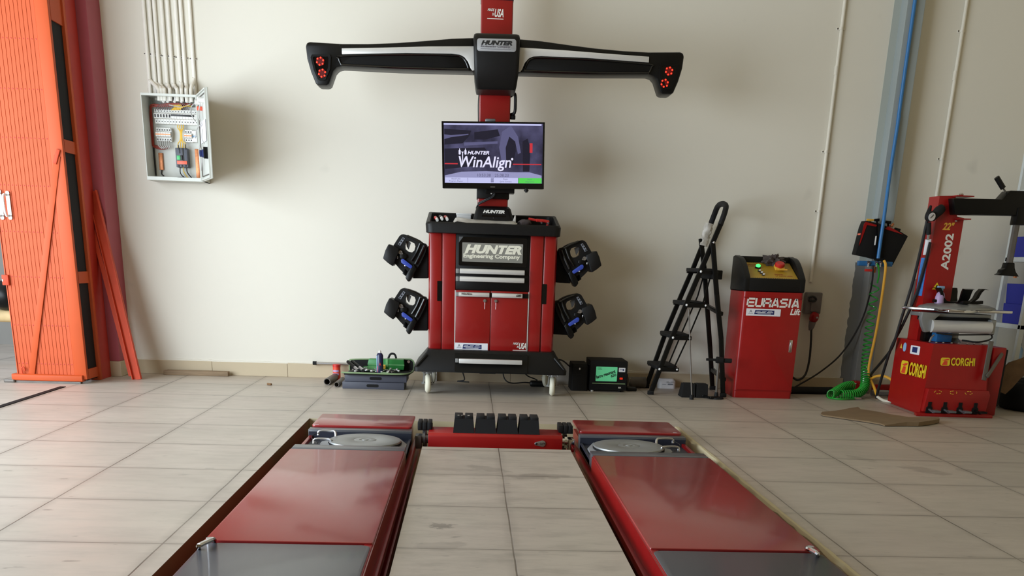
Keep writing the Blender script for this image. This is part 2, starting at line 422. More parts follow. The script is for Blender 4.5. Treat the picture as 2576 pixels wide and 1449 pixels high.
        for i in range(n):
            a = P[(i-1) % n] if closed or i > 0 else P[i]; b = P[(i+1) % n] if closed or i < n-1 else P[i]
            z = (b-a)
            if z.length < 1e-9: z = Vector((0, 0, 1))
            z.normalize()
            x = z.orthogonal() if x is None else x-z*x.dot(z)
            if x.length < 1e-6: x = z.orthogonal()
            x.normalize(); y = z.cross(x)
            rad = r[min(i, len(r)-1)] if isinstance(r, (list, tuple)) else r
            rings.append([P[i]+(x*cos(2*pi*k/seg)+y*sin(2*pi*k/seg))*rad for k in range(seg)])
        return s.loft(rings, caps=not closed, close=closed)
    def sphere(s, c, r, sc=(1, 1, 1), seg=16):
        t = bmesh.new(); bmesh.ops.create_uvsphere(t, u_segments=seg, v_segments=max(6, seg//2), radius=r)
        M = Matrix.Translation(Vector(c)) @ Matrix.Diagonal((*sc, 1)); s.add(t, M); return s
    def text(s, body, p, right, up, w=None, h=None, shear=0.0, bold=0.0, thick=0.0008, space=1.0):
        """raised lettering: lower left corner p, fitted to width w and height h (of the ink)"""
        cu = bpy.data.curves.new('t', 'FONT'); cu.body = body; cu.size = 1.0; cu.shear = shear; cu.offset = bold; cu.space_character = space
        cu.resolution_u = 3; cu.extrude = 0.0
        ob = bpy.data.objects.new('t', cu); C.objects.link(ob)
        dg = bpy.context.evaluated_depsgraph_get(); dg.update()
        me = bpy.data.meshes.new_from_object(ob.evaluated_get(dg))
        bpy.data.objects.remove(ob); bpy.data.curves.remove(cu)
        t = bmesh.new(); t.from_mesh(me); bpy.data.meshes.remove(me)
        xs = [v.co.x for v in t.verts]; ys = [v.co.y for v in t.verts]
        x0, x1, y0, y1 = min(xs), max(xs), min(ys), max(ys)
        sx = (w/(x1-x0)) if w else None; sy = (h/(y1-y0)) if h else None
        sx = sx or sy; sy = sy or sx
        rt = Vector(right).normalized(); u = Vector(up).normalized(); nn = rt.cross(u); p = Vector(p)
        bmesh.ops.remove_doubles(t, verts=t.verts[:], dist=1e-5)
        for v in t.verts: v.co = p+rt*((v.co.x-x0)*sx)+u*((v.co.y-y0)*sy)+nn*0.0003
        g = bmesh.ops.extrude_face_region(t, geom=t.faces[:])
        bmesh.ops.translate(t, vec=nn*thick, verts=[e for e in g['geom'] if isinstance(e, bmesh.types.BMVert)])
        s.add(t); return s
    def xform(s, M):
        bmesh.ops.transform(s.bm, matrix=M, verts=s.bm.verts[:]); return s
    def build(s, name, material, parent=None, smooth=True, sharp=0.6):
        bm = s.bm
        bmesh.ops.recalc_face_normals(bm, faces=bm.faces[:])
        for f_ in bm.faces: f_.smooth = smooth
        if smooth:
            for e in bm.edges:
                if len(e.link_faces) == 2 and e.calc_face_angle(0) > sharp: e.smooth = False
        me = bpy.data.meshes.new(name); bm.to_mesh(me); bm.free()
        me.materials.append(MATS[material] if isinstance(material, str) else material)
        o = bpy.data.objects.new(name, me); C.objects.link(o)
        if parent is not None:
            o.parent = parent
            if parent.type == 'EMPTY': o.matrix_parent_inverse = Matrix.Translation(-parent.location)
        return o

def thing(name, label, cat, loc, group=None):
    o = bpy.data.objects.new(name, None); C.objects.link(o); o.location = Vector(loc); o.empty_display_size = .05
    o['label'] = label; o['category'] = cat
    if group: o['group'] = group
    return o
def tag(o, label, cat, group=None):
    o['label'] = label; o['category'] = cat
    if group: o['group'] = group
    return o
def struct(name, mb, m_, smooth=False):
    o = mb.build(name, m_, None, smooth); o['kind'] = 'structure'; return o
def dup(root, off, label):
    r = root.copy(); C.objects.link(r); r.location = root.location+Vector(off); r['label'] = label
    for ch in list(root.children):
        c = ch.copy(); C.objects.link(c); c.parent = r; c.matrix_parent_inverse = ch.matrix_parent_inverse
        for g in list(ch.children):
            d = g.copy(); C.objects.link(d); d.parent = c; d.matrix_parent_inverse = g.matrix_parent_inverse
    return r
XR, ZU, YF = (1, 0, 0), (0, 0, 1), (0, 1, 0)

# ================================================================== SETTING
WY = 7.97
PX = (-0.965, -0.24, 0.55, 1.30); PN, PM, PF = -0.6, 5.085, 5.92; PZ = -0.34
b = MB()
xs = [-9.0, PX[0], PX[1], PX[2], PX[3], 6.5]; ys = [-3.2, PN, PM, PF, WY+3.0]
for i in range(5):
    for j in range(4):
        pit = (i in (1, 3) and j in (1, 2)) or (i == 2 and j == 2)
        b.face([(xs[i], ys[j], 0), (xs[i+1], ys[j], 0), (xs[i+1], ys[j+1], 0), (xs[i], ys[j+1], 0)])
        if pit: b.bm.faces.ensure_lookup_table(); b.bm.faces.remove(b.bm.faces[-1])
bmesh.ops.remove_doubles(b.bm, verts=b.bm.verts[:], dist=1e-5)
struct('floor', b, 'floor_tiles')
# the pit the lift is sunk in: bottom and lining
b = MB(); b.face([(PX[0], PN, PZ), (PX[3], PN, PZ), (PX[3], PF, PZ), (PX[0], PF, PZ)])
struct('floor.001', b, 'pit_concrete')
def lining(name, pts, m_):
    q = MB()
    for k in range(len(pts)-1):
        a, c = pts[k], pts[k+1]
        n_ = max(1, int((Vector(c)-Vector(a)).length/0.06))
        for t in range(n_):
            p0 = Vector(a).lerp(Vector(c), t/n_); p1 = Vector(a).lerp(Vector(c), (t+1)/n_)
            q.face([(p0.x, p0.y, PZ), (p1.x, p1.y, PZ), (p1.x, p1.y, 0), (p0.x, p0.y, 0)])
    struct(name, q, m_)
lining('wall_pit_left', [(PX[0], PN), (PX[0], PF)], 'pit_concrete_shaded')  # pit concrete with the shade of this side put into a darker brown
lining('wall_pit_right', [(PX[3], PF), (PX[3], PN)], 'pit_concrete')
lining('wall_pit_far', [(PX[0], PF), (PX[3], PF)], 'pit_concrete')
lining('wall_pit_slab', [(PX[1], PN), (PX[1], PM), (PX[2], PM), (PX[2], PN)], 'pit_concrete')
# chipped plaster kerbs along the pit edges
def chipped(name, x, w_, hh, m_, seed, y0=PN, y1=PF):
    rnd = random.Random(seed); q = MB(); rings = []
    n_ = 90
    for k in range(n_+1):
        y = y0+(y1-y0)*k/n_
        ww = w_*(1+rnd.uniform(-.35, .35)); h2 = hh*(1+rnd.uniform(-.3, .3))
        rings.append([(x, y, -0.10), (x, y, h2), (x-ww*.6, y, h2*.8), (x-ww, y, -0.006+rnd.uniform(-.006, .002)), (x-ww, y, -0.10)])
    q.loft(rings); struct(name, q, m_, True)
chipped('trim_1', PX[3]+0.004, 0.022, 0.004, 'pit_concrete', 3)
# back wall, side walls, ceiling
CZ = 4.3
b = MB(); b.box(-2.72, 5.4, WY, WY+.2, -.05, CZ); struct('wall_back', b, 'wall_paint')
b = MB(); b.box(5.2, 5.4, -3.2, WY, -.05, CZ); struct('wall_right', b, 'side_paint')
b = MB(); b.box(-3.1, 5.4, -3.4, -3.2, -.05, CZ); struct('wall_front', b, 'side_paint')
b = MB(); b.box(-3.1, -2.9, -3.4, 0.8, -.05, CZ).box(-3.1, -2.9, 0.8, 7.75, 3.35, CZ); struct('wall_left', b, 'side_paint')
b = MB(); b.box(-3.2, 5.4, -3.4, WY+.2, CZ, CZ+.2); struct('ceiling', b, 'ceiling_paint')
# maroon pillar beside the gateway, with its tile foot
b = MB(); b.box(-2.86, -2.695, 7.70, WY+.1, .115, CZ, .004); struct('trim_2', b, 'maroon_paint')
b = MB(); b.box(-2.86, -2.69, 7.695, WY+.1, 0, .115, .004); struct('baseboard_pillar', b, 'baseboard_tile')
# outside wall beyond the gateway
b = MB(); b.box(-9, -3.0, 10.0, 10.3, 0, 3.6); struct('wall_outside', b, 'concrete')
# baseboard: long row of tiles, chipped plaster on top
b = MB(); x = -2.66
while x < 3.1:
    x1 = min(x+.6, 3.1); b.box(x+.001, x1-.001, WY-.012, WY+.01, 0, .108+random.uniform(-.004, .004), .002); x = x1
x = 3.30
while x < 5.2:
    x1 = min(x+.6, 5.2); b.box(x+.001, x1-.001, WY-.012, WY+.01, 0, .108, .002); x = x1
struct('baseboard_back', b, 'baseboard_tile')
b = MB(); rings = []
for k in range(120):
    xx = -2.65+5.7*k/119; h2 = .114+random.uniform(-.004, .008)
    rings.append([(xx, WY-.006, .104), (xx, WY-.006, h2), (xx, WY+.01, h2+.004), (xx, WY+.01, .1)])
b.loft(rings); struct('trim_3', b, 'wall_paint', True)
# right column with painted faces
b = MB(); b.box(3.155, 3.29, 7.86, WY+.02, 1.02, CZ, .004); struct('trim_4', b, 'column_paint')
b = MB(); b.box(3.155, 3.29, 7.86, WY+.02, 0, 1.02, .004); struct('trim_5', b, 'column_dark')
b = MB()
rings = []
for k in range(40):
    z = 1.02*k/39; e = random.uniform(-.006, .006)
    rings.append([(3.075+e, WY-.002, z), (3.156, WY-.002, z), (3.156, WY+.01, z), (3.075+e, WY+.01, z)])
b.loft(rings); struct('trim_6', b, 'column_dark')
b = MB(); b.box(3.10, 3.156, WY-.002, WY+.01, 1.02, CZ); struct('trim_7', b, 'column_light')
# guide rail of the gate set in the floor
a, c = fl(-60, 1045), fl(160, 973)
b = MB(); b.box(-2.895, -2.855, 3.0, 7.03, -.02, .004); struct('trim_8', b, 'black_matte')
# ================================================================== WHEEL ALIGNMENT MACHINE
def sec(x0, x1, y0, y1, r, z, n=4): return [(a, c, z) for a, c in rr(x0, x1, y0, y1, r, n)]
AX = 0.159                                    # centre of the machine
t = thing('alignment_machine', 'red and black wheel alignment cart with wide black camera beam, monitor and drawers', 'alignment machine', (AX, 7.45, 0))
b = MB()
b.loft([sec(-.302, .622, 7.27, 7.74, .045, z) for z in (.305, 1.14)])
cab = b.build('cabinet', 'red_paint', t)
for s in (-1, 1):
    # raised corner panels left and right of the doors, with their seams
    q = MB(); x0, x1 = AX+s*.265, AX+s*.36
    q.box(min(x0, x1), max(x0, x1), 7.252, 7.28, .31, 1.125, .006)
    q.build('side_panel', 'red_paint', t)
    q = MB(); x0, x1 = AX+s*.365, AX+s*.452
    q.box(min(x0, x1), max(x0, x1), 7.258, 7.30, .31, 1.125, .012)
    sp_ = q.build('corner_panel', 'red_paint', t)
    q = MB(); xc = AX+s*.379
    q.prism(rr(xc-.017, xc+.017, .655, .795, .004), 7.2565, 7.26)
    q.build('grip_slot', 'black_gloss', sp_)
    q = MB(); xc = AX+s*.266
    q.box(xc-.0035, xc+.0035, 7.246, 7.256, .312, .735)
    q.build('edge_strip', 'alu_white', t)
q = MB(); q.box(-.104, .421, 7.249, 7.28, .738, 1.118, .003); fas = q.build('upper_drawer_front', 'black_satin', t)
q = MB(); q.prism(rr(-.085, .402, .905, 1.10, .01), 7.2455, 7.2495); q.build('glass_panel', 'black_gloss', fas)
q = MB(); q.prism(rr(-.061, .372, .933, 1.062, .003), 7.2435, 7.246); q.build('brand_plate', 'grey_label', fas)
q = MB(); q.text('HUNTER', (-.044, 7.2435, .990), XR, ZU, .408, .060, .28, .06)
q.text('Engineering Company', (-.052, 7.2435, .952), XR, ZU, .405, .036, .0, .035)
q.build('lettering', 'cream_ink', fas)
q = MB(); q.prism([(-.085, 1.06), (-.085, 1.10), (-.055, 1.10)], 7.2435, 7.246); q.build('corner_tag', 'grey_metal', fas)
def pull(z0, z1, x0, x1, parent, txt=None, right=False):
    q = MB(); q.prism([(7.212, z0+.003), (7.207, (z0+z1)/2), (7.214, z1-.003), (7.222, z1), (7.25, z1), (7.25, z0), (7.222, z0)], x0, x1, axis='x', bev=.002)
    h_ = q.build('pull_handle', 'alu_white', parent)
    if txt:
        tw, th = (.075, .018) if not right else (.036, .017)
        tx = x0+.02 if not right else x1-.046
        q = MB(); q.text(txt, (tx, 7.2055, z0+.010), XR, ZU, tw, th, .3, .02); q.build('lettering', 'dark_ink', parent)
    return h_
def stub(z0, z1, parent):
    q = MB(); q.box(-.104, -.082, 7.232, 7.252, z0, z1, .003); q.build('end_cap', 'grey_plain', parent)
pull(.851, .886, -.077, .388, fas); stub(.852, .884, fas)
q = MB(); q.box(-.104, .421, 7.243, 7.28, .742, .845, .003); dr = q.build('lower_drawer', 'black_satin', t)
pull(.797, .832, -.077, .388, dr); stub(.798, .830, dr)
for s, x0, x1 in ((-1, -.103, .149), (1, .153, .42)):
    q = MB(); q.box(x0, x1, 7.244, 7.28, .310, .736, .003); d_ = q.build('door', 'red_paint', t)
    q = MB(); q.box(x0+.02 if s < 0 else x0, x1, 7.238, 7.246, .692, .724); q.build('handle_recess', 'black_satin', d_)
    if s < 0:
        pull(.692, .724, -.082, .139, d_, 'WinAlign'); stub(.693, .722, d_)
    else: pull(.692, .724, .158, .378, d_, '680', True)
    xl = .107 if s < 0 else .187
    q = MB(); q.cyl((xl, 7.244, .668), (xl, 7.232, .668), .011, seg=16).box(xl-.002, xl+.002, 7.226, 7.233, .655, .672); q.tube([(xl, 7.23, .664), (xl+.001, 7.229, .645), (xl, 7.231, .61)], .002, 6)
    q.build('lock_key', 'silver', d_)
q = MB(); q.prism(rr(-.106, .136, .313, .366, .003), 7.2425, 7.2445); st_ = q.build('sticker', 'white_label', t)
def service_sticker(x0, z0, w_, h_, y, parent):
    q = MB(); q.prism([(x0+.235*w_, z0+.22*h_), (x0+.81*w_, z0+.22*h_), (x0+.81*w_, z0+.80*h_), (x0+.26*w_, z0+.80*h_)], y-.0012, y); q.build('blue_field', 'navy_ink', parent)
    q = MB()
    for k in range(3): q.box(x0+(.29+.17*k)*w_, x0+(.41+.17*k)*w_, y-.0018, y-.001, z0+.64*h_, z0+.70*h_)
    q.box(x0+.27*w_, x0+.56*w_, y-.0018, y-.001, z0+.46*h_, z0+.53*h_).box(x0+.60*w_, x0+.78*w_, y-.0018, y-.001, z0+.46*h_, z0+.53*h_).box(x0+.33*w_, x0+.72*w_, y-.0018, y-.001, z0+.29*h_, z0+.35*h_)
    q.build('print_lines', 'white_label', parent)
    q = MB(); q.text('A', (x0+.09*w_, y, z0+.45*h_), XR, ZU, .08*w_, .36*h_, 0, .01); q.box(x0+.06*w_, x0+.2*w_, y-.001, y, z0+.3*h_, z0+.36*h_); q.build('logo', 'grey_ink', parent)
service_sticker(-.106, .313, .242, .053, 7.2425, st_)
def made_in_usa(x0, z0, sc, y, parent):
    q = MB(); q.text('MADE', (x0, y, z0+.55*sc), XR, ZU, .44*sc, .16*sc, .3, .02).text('IN', (x0+.30*sc, y, z0+.30*sc), XR, ZU, .13*sc, .16*sc, .3, .02)
    q.text('USA', (x0+.46*sc, y, z0+.22*sc), XR, ZU, .58*sc, .48*sc, .3, .03)
    q.box(x0-.02*sc, x0+1.04*sc, y-.001, y-.0002, z0+.10*sc, z0+.14*sc)
    q.build('made_in_lettering', 'white_ink', parent)
made_in_usa(.322, .312, .094, 7.2425, t)
# plastic tray top: front rim lower than the back rim
def tray_ring(off, zf, zb, flat=None):
    o = []
    for a, c in rr(-.318-off, .634+off, 7.205-off, 7.735+off, .05, 5):
        k = min(1, max(0, (c-7.25)/.34)); k = k*k*(3-2*k)
        o.append((a, c, flat if flat is not None else zf+(zb-zf)*k))
    return o
b = MB(); b.loft([tray_ring(-.012, 0, 0, 1.118), tray_ring(.0, 0, 0, 1.122), tray_ring(.004, 1.178, 1.255), tray_ring(-.002, 1.192, 1.272), tray_ring(-.016, 1.193, 1.275), tray_ring(-.024, 1.186, 1.268), tray_ring(-.032, 0, 0, 1.150)])
b.build('tray', 'black_plastic', t)
# skirt base
b = MB(); b.loft([sec(-.398, .712, 7.10, 7.84, .03, .166), sec(-.400, .714, 7.10, 7.84, .03, .196), sec(-.312, .638, 7.16, 7.78, .04, .300), sec(-.304, .630, 7.17, 7.77, .04, .318)])
b.box(-.02+.10, .20, 7.3, 7.4, .14, .17)
b.build('base_skirt', 'black_plastic', t)
for s in (-1, 1):
    q = MB(); A = Vector((AX+s*.535, 7.094, .205)); B = Vector((AX+s*.462, 7.142, .285)); q.bar(A, B, .012, .010, (0, 1, 0), .003); q.build('edge_rib', 'black_satin', t)
q = MB(); q.loft([[(-.102, 7.088, .176), (.425, 7.088, .176), (.425, 7.14, .176), (-.102, 7.14, .176)], [(-.102, 7.135, .298), (.425, 7.135, .298), (.425, 7.17, .298), (-.102, 7.17, .298)]])
bd = q.build('base_drawer', 'black_satin', t)
q = MB(); q.box(-.072, .384, 7.062, 7.10, .236, .268, .004); q.build('pull_handle', 'alu_white', bd)
q = MB(); q.box(-.098, -.076, 7.09, 7.115, .238, .267, .003); q.build('end_cap', 'grey_plain', bd)
for i, (x, y, rot) in enumerate(((-.30, 7.20, .1), (.622, 7.22, -.08), (-.30, 7.72, .5), (.622, 7.72, -.5))):
    q = MB(); q.lathe([(.001, -.020), (.055, -.020), (.068, -.012), (.072, -.003), (.072, .003), (.068, .012), (.055, .020), (.001, .020)], (0, 0, 0), (1, 0, 0), 28)
    q.xform(Matrix.Translation((x, y, .073)) @ Matrix.Rotation(rot, 4, 'Z')); wh = q.build('caster_wheel', 'caster_cream', t)
    q = MB(); q.bar((-.033, .0, .072), (-.027, 0, .150), .032, .008, (1, 0, 0)).bar((.033, 0, .072), (.027, 0, .150), .032, .008, (1, 0, 0)).box(-.045, .045, -.04, .04, .154, .167).cyl((0, 0, .145), (0, 0, .156), .024).cyl((-.046, 0, 0.0), (.046, 0, 0.0), .009, seg=10)
    for sx in (-.036, .036): q.cyl((sx, -.03, .150), (sx, -.03, .158), .006, seg=8)
    for v in q.bm.verts:
        if v.co.z < .03: v.co.z += .073
    q.box(-.024, .024, -.02, .02, .142, .150)
    q.xform(Matrix.Translation((x, y, 0)) @ Matrix.Rotation(rot, 4, 'Z')); q.build('caster_fork', 'zinc', wh)
# foot of the post with the name on it
b = MB(); b.loft([sec(.008, .308, 7.33, 7.62, .03, 1.155), sec(.014, .302, 7.34, 7.62, .03, 1.23), sec(.034, .282, 7.37, 7.62, .03, 1.300), sec(.05, .266, 7.40, 7.62, .02, 1.316)])
hd = b.build('post_collar', 'black_plastic', t)
q = MB(); q.text('HUNTER', (.083, 7.3535, 1.266), XR, (0, .43, 1), .155, .024, .3, .06); q.build('lettering', 'white_ink', hd)
q = MB(); q.prism(rr(.075, .245, 1.185, 1.255, .006), 7.345, 7.352)
for k in range(3): q.sphere((.158, 7.344, 1.195+.02*k), .004, seg=8)
q.build('access_panel', 'black_gloss', hd)
b = MB(); b.loft([sec(.043, .262, 7.45, 7.60, .010, z) for z in (1.25, 2.80)]); post = b.build('post', 'red_paint', t)
made_in_usa(.088, 2.505, .105, 7.4495, post)
q = MB(); q.box(.040, .265, 7.444, 7.605, 2.632, 2.70, .004); q.build('post_band', 'navy_metal', post)
# camera hub and beam
BC = Vector((.149, 7.2, 2.30)); TILT = Matrix.Translation(BC) @ Matrix.Rotation(radians(-.8), 4, 'Y') @ Matrix.Translation(-BC)
b = MB(); rows = [(2.042, .132, 7.20), (2.06, .137, 7.175), (2.12, .146, 7.135), (2.20, .150, 7.112), (2.28, .153, 7.108), (2.34, .154, 7.118), (2.362, .150, 7.135), (2.371, .142, 7.16)]
b.loft([[(x+.149, y, z) for x, y in rr(-hw, hw, yf, 7.44, .022, 4)] for z, hw, yf in rows]); b.xform(TILT)
hub = b.build('camera_hub', 'black_plastic', t)
q = MB(); q.prism(rr(.149-.130, .149+.128, 2.256, 2.331, .016), 7.102, 7.118, bev=.002).xform(TILT); q.build('name_plate', 'silver_label', hub)
q = MB(); q.text('HUNTER', (.045, 7.1018, 2.292), XR, ZU, .205, .027, .3, .055).xform(TILT); q.build('lettering', 'dark_ink', hub)
q = MB(); q.text('Engineering Company', (.043, 7.1018, 2.275), XR, ZU, .195, .016, .2, .02).box(.042, .24, 7.1008, 7.1016, 2.268, 2.270).xform(TILT); q.build('small_lettering', 'mid_ink', hub)
TOPH = [(.14, 2.351), (.30, 2.342), (.48, 2.324), (.66, 2.308), (.85, 2.297), (1.02, 2.293), (1.235, 2.299), (1.257, 2.293), (1.263, 2.27), (1.257, 2.20), (1.235, 2.12), (1.207, 2.052), (1.193, 2.040), (1.132, 2.040), (1.117, 2.052), (1.085, 2.128), (1.062, 2.150), (1.03, 2.158), (.66, 2.150), (.30, 2.150), (.14, 2.150)]
STRIP = [(1.024, 2.263), (.75, 2.274), (.45, 2.288), (.14, 2.297), (.14, 2.155), (.160, 2.152), (.172, 2.165), (.19, 2.205), (.215, 2.232), (.245, 2.245), (.30, 2.249), (.60, 2.246), (1.024, 2.228)]
POD = [(1.105, 2.225), (1.222, 2.222), (1.232, 2.205), (1.215, 2.13), (1.19, 2.075), (1.178, 2.068), (1.148, 2.068), (1.138, 2.075), (1.105, 2.14), (1.098, 2.21)]
PODI = [(1.118, 2.212), (1.212, 2.210), (1.217, 2.198), (1.200, 2.13), (1.18, 2.084), (1.152, 2.084), (1.120, 2.145), (1.114, 2.20)]
for s in (-1, 1):
    mir = lambda P: [(.149+s*x, z) for x, z in P]
    q = MB(); q.prism(mir(TOPH), 7.19, 7.36, bev=.012).xform(TILT); bm_ = q.build('camera_beam', 'black_satin', t)
    q = MB(); q.prism(mir(STRIP), 7.176, 7.195, bev=.002).xform(TILT); q.build('trim_strip', 'alu_white', bm_)
    low = [(1.03, 2.165), (.66, 2.157), (.30, 2.157), (.185, 2.160)]
    q = MB(); q.tube([(.149+s*x, 7.186, z) for x, z in low], .009, 8, 4)
    q.tube([(.149+s*x, 7.186, z) for x, z in [(.185, 2.160), (.205, 2.205), (.235, 2.232), (.30, 2.240), (.60, 2.237), (1.02, 2.219), (1.045, 2.20), (1.03, 2.165)]], .006, 8, 4)
    q.xform(TILT); q.build('recess_lip', 'black_gloss', bm_)
    q = MB(); q.prism(mir(POD), 7.178, 7.195, holes=[mir(PODI)]).xform(TILT); q.build('pod_bezel', 'black_satin', bm_)
    q = MB(); q.prism(mir(PODI), 7.184, 7.1895).xform(TILT); q.build('pod_window', 'black_gloss', bm_)
    q = MB()
    for px, pz in ((1.245, 2.285), (1.035, 2.285), (1.03, 2.172)): q.sphere((.149+s*px, 7.189, pz), .004, (1, .6, 1), 8)
    q.xform(TILT); q.build('screw', 'black_gloss', bm_)
    for cx_, cz_ in ((1.170, 2.183), (1.160, 2.112)) if s < 0 else ((1.165, 2.180), (1.140, 2.105)):
        q = MB(); q.lathe([(.001, -.003), (.027, -.003), (.027, .003), (.001, .003)], (.149+s*cx_, 7.183, cz_), (0, 1, 0), 20); q.xform(TILT); q.build('led_board', 'led_dim', bm_)
        q = MB()
        for k in range(6):
            a = 2*pi*k/6+.3; q.sphere((.149+s*cx_+.022*cos(a), 7.178, cz_+.022*sin(a)), .0058, seg=8)
        q.xform(TILT); q.build('led_ring', 'led_red', bm_)
q = MB(); q.tube([(.262, 7.5, 2.05), (.29, 7.46, 2.06), (.296, 7.46, 2.0), (.292, 7.46, 1.94), (.262, 7.5, 1.93)], .011, 10); q.cyl((.262, 7.49, 1.915), (.298, 7.49, 1.915), .016, seg=14).box(.27, .30, 7.47, 7.51, 1.90, 1.925, .004); q.build('height_handle', 'black_plastic', t)
q = MB(); q.tube([(.04, 7.48, 2.06), (.036, 7.47, 1.98), (.040, 7.47, 1.85), (.042, 7.48, 1.80)], .004, 6); q.build('camera_cable', 'black_cable', t)
# monitor
MC = Vector((.144, 7.2, 1.633)); MT = Matrix.Translation(MC) @ Matrix.Rotation(radians(-1.4), 4, 'Y')
b = MB(); b.box(-.352, .352, 0, .045, -.212, .212, .006).box(-.25, .25, .04, .07, -.16, .16, .01); b.xform(MT); mon = b.build('monitor', 'black_satin', t)
q = MB(); q.prism([(-.352, -.212), (.352, -.212), (.352, -.178), (-.352, -.178)], -.004, 0).prism([(-.352, .202), (.352, .202), (.352, .212), (-.352, .212)], -.004, 0).prism([(-.352, -.178), (-.338, -.178), (-.338, .202), (-.352, .202)], -.004, 0).prism([(.340, -.178), (.352, -.178), (.352, .202), (.340, .202)], -.004, 0); q.xform(MT); q.build('bezel', 'black_gloss', mon)
q = MB(); q.prism([(-.338, -.178), (.340, -.178), (.340, .202), (-.338, .202)], -.0018, .002); q.xform(MT); scr = q.build('screen', 'monitor_picture', mon)
def pix(polys, m_, d=-.0024):
    q = MB()
    for P in polys: q.prism(P, d, d+.0004)
    q.xform(MT); q.build('screen_graphic', m_, mon)
R_ = lambda x0, x1, z0, z1: [(x0, z0), (x1, z0), (x1, z1), (x0, z1)]
pix([R_(-.338, .330, .190, .200)], 'pixel_light')
pix([[(-.335, .165), (-.15, .155), (-.165, .12), (-.21, .075), (-.335, .065)], [(-.335, .04), (-.06, .05), (-.02, .0), (-.05, -.06), (-.335, -.09)], [(-.13, .145), (.03, .165), (.045, .125), (-.05, .10), (-.13, .10)], [(.10, .11), (.13, .14), (.155, .10), (.155, .03), (.135, -.06), (.10, -.08), (.085, -.02), (.085, .06)], [(.20, .09), (.235, .11), (.255, .05), (.25, -.10), (.205, -.10)]], 'pixel_dark', -.0021)
pix([[(-.335, .13), (-.29, .125), (-.17, .135), (-.17, .128), (-.29, .112), (-.335, .10)], [(-.20, .08), (.03, .09), (.03, .075), (-.20, .06)], [(.06, .15), (.12, .19), (.17, .12), (.19, .02), (.17, .01), (.15, .09), (.11, .12), (.085, .05), (.09, -.06), (.06, -.05), (.04, .05)]], 'pixel_pale', -.00215)
pix([R_(.25, .27, .02, .08)], 'pixel_red', -.0022)
pix([[(-.335, -.13), (-.22, -.105), (-.05, -.10), (.12, -.105), (.25, -.105), (.335, -.125), (.335, -.142), (-.335, -.142)]], 'pixel_soft', -.0022)
pix([R_(-.335, -.245, -.058, -.051), R_(.135, .332, -.058, -.051)], 'pixel_red')
pix([R_(-.335, .172, -.176, -.142)], 'pixel_light'); pix([R_(.174, .336, -.176, -.142)], 'pixel_green')
pix([R_(-.178, -.175, -.174, -.144), R_(-.017, .003, -.172, -.144)], 'pixel_pale')
q = MB(); q.text('WinAlign', (-.238, -.0028, -.099), XR, ZU, .362, .093, .18, .012)
q.text('HUNTER', (-.178, -.0028, .005), XR, ZU, .150, .023, .3, .03)
for dx in (-.238, -.198): q.prism(rr(dx, dx+.014, .004, .032, .004), -.003, -.0025).prism(rr(dx+.004, dx+.009, .03, .042, .002), -.003, -.0025)
q.prism([(-.222, .022), (-.202, .022), (-.208, .015), (-.208, -.045), (-.214, -.045), (-.214, .015)], -.003, -.0025)
q.prism([(.130+.008*cos(k*pi/4), -.022+.008*sin(k*pi/4)) for k in range(8)], -.003, -.0025)
q.xform(MT); q.build('screen_lettering', 'pixel_white', mon)
q = MB(); q.text('10:53:38', (-.110, -.0028, -.136), XR, ZU, .092, .020).xform(MT); q.build('clock_lettering', 'pixel_ink', mon)
q = MB(); q.text('25.08.23', (.010, -.0028, -.136), XR, ZU, .096, .020).xform(MT); q.build('date_lettering', 'pixel_ink', mon)
q = MB(); q.text('Program Aligner', (-.305, -.0028, -.172), XR, ZU, .095, .011).xform(MT); q.build('menu_lettering', 'pixel_ink', mon)
q = MB(); q.text('Quick Connect', (.045, -.0028, -.172), XR, ZU, .082, .011).text('Begin', (.07, -.0028, -.155), XR, ZU, .032, .009).xform(MT); q.build('menu_lettering', 'pixel_ink', mon)
q = MB(); q.text('Alignment', (.222, -.0028, -.172), XR, ZU, .062, .011).text('Start', (.238, -.0028, -.155), XR, ZU, .030, .008).xform(MT); q.build('menu_lettering', 'pixel_ink', mon)
q = MB(); q.text('Recall Unit', (-.288, -.0028, -.155), XR, ZU, .06, .009)
q.xform(MT); q.build('menu_lettering', 'pixel_ink', mon)
q = MB(); q.box(-.02, .012, -.006, -.003, -.204, -.199).xform(MT); q.build('maker_mark', 'silver', mon)
q = MB(); q.box(-.055, .015, 0.0, .03, .212, .232, .006).xform(MT); q.build('clip', 'grey_metal', mon)
q = MB(); q.sphere((.23, .0, -.222), .014, (1.2, .8, .7), 12).cyl((.23, .0, -.21), (.23, .0, -.235), .009, seg=10).xform(MT); q.build('adjuster_knob', 'black_plastic', mon)
b = MB(); b.box(.036, .268, 7.39, 7.62, 1.366, 1.50, .004).box(.06, .25, 7.26, 7.46, 1.50, 1.75, .004).box(.10, .30, 7.27, 7.40, 1.40, 1.43); b.build('monitor_bracket', 'black_satin', t)
q = MB(); q.tube([(.155, 7.375, 1.42), (.165, 7.37, 1.40), (.15, 7.37, 1.375), (.10, 7.38, 1.35), (.05, 7.40, 1.325), (.036, 7.43, 1.30)], .006, 8).tube([(.155, 7.378, 1.41), (.15, 7.38, 1.385), (.09, 7.39, 1.355), (.045, 7.43, 1.335)], .004, 8); q.build('monitor_cable', 'black_cable', t)
q = MB(); q.box(.135, .145, 7.36, 7.372, 1.395, 1.425, .002); q.build('plug', 'white_plastic', t)
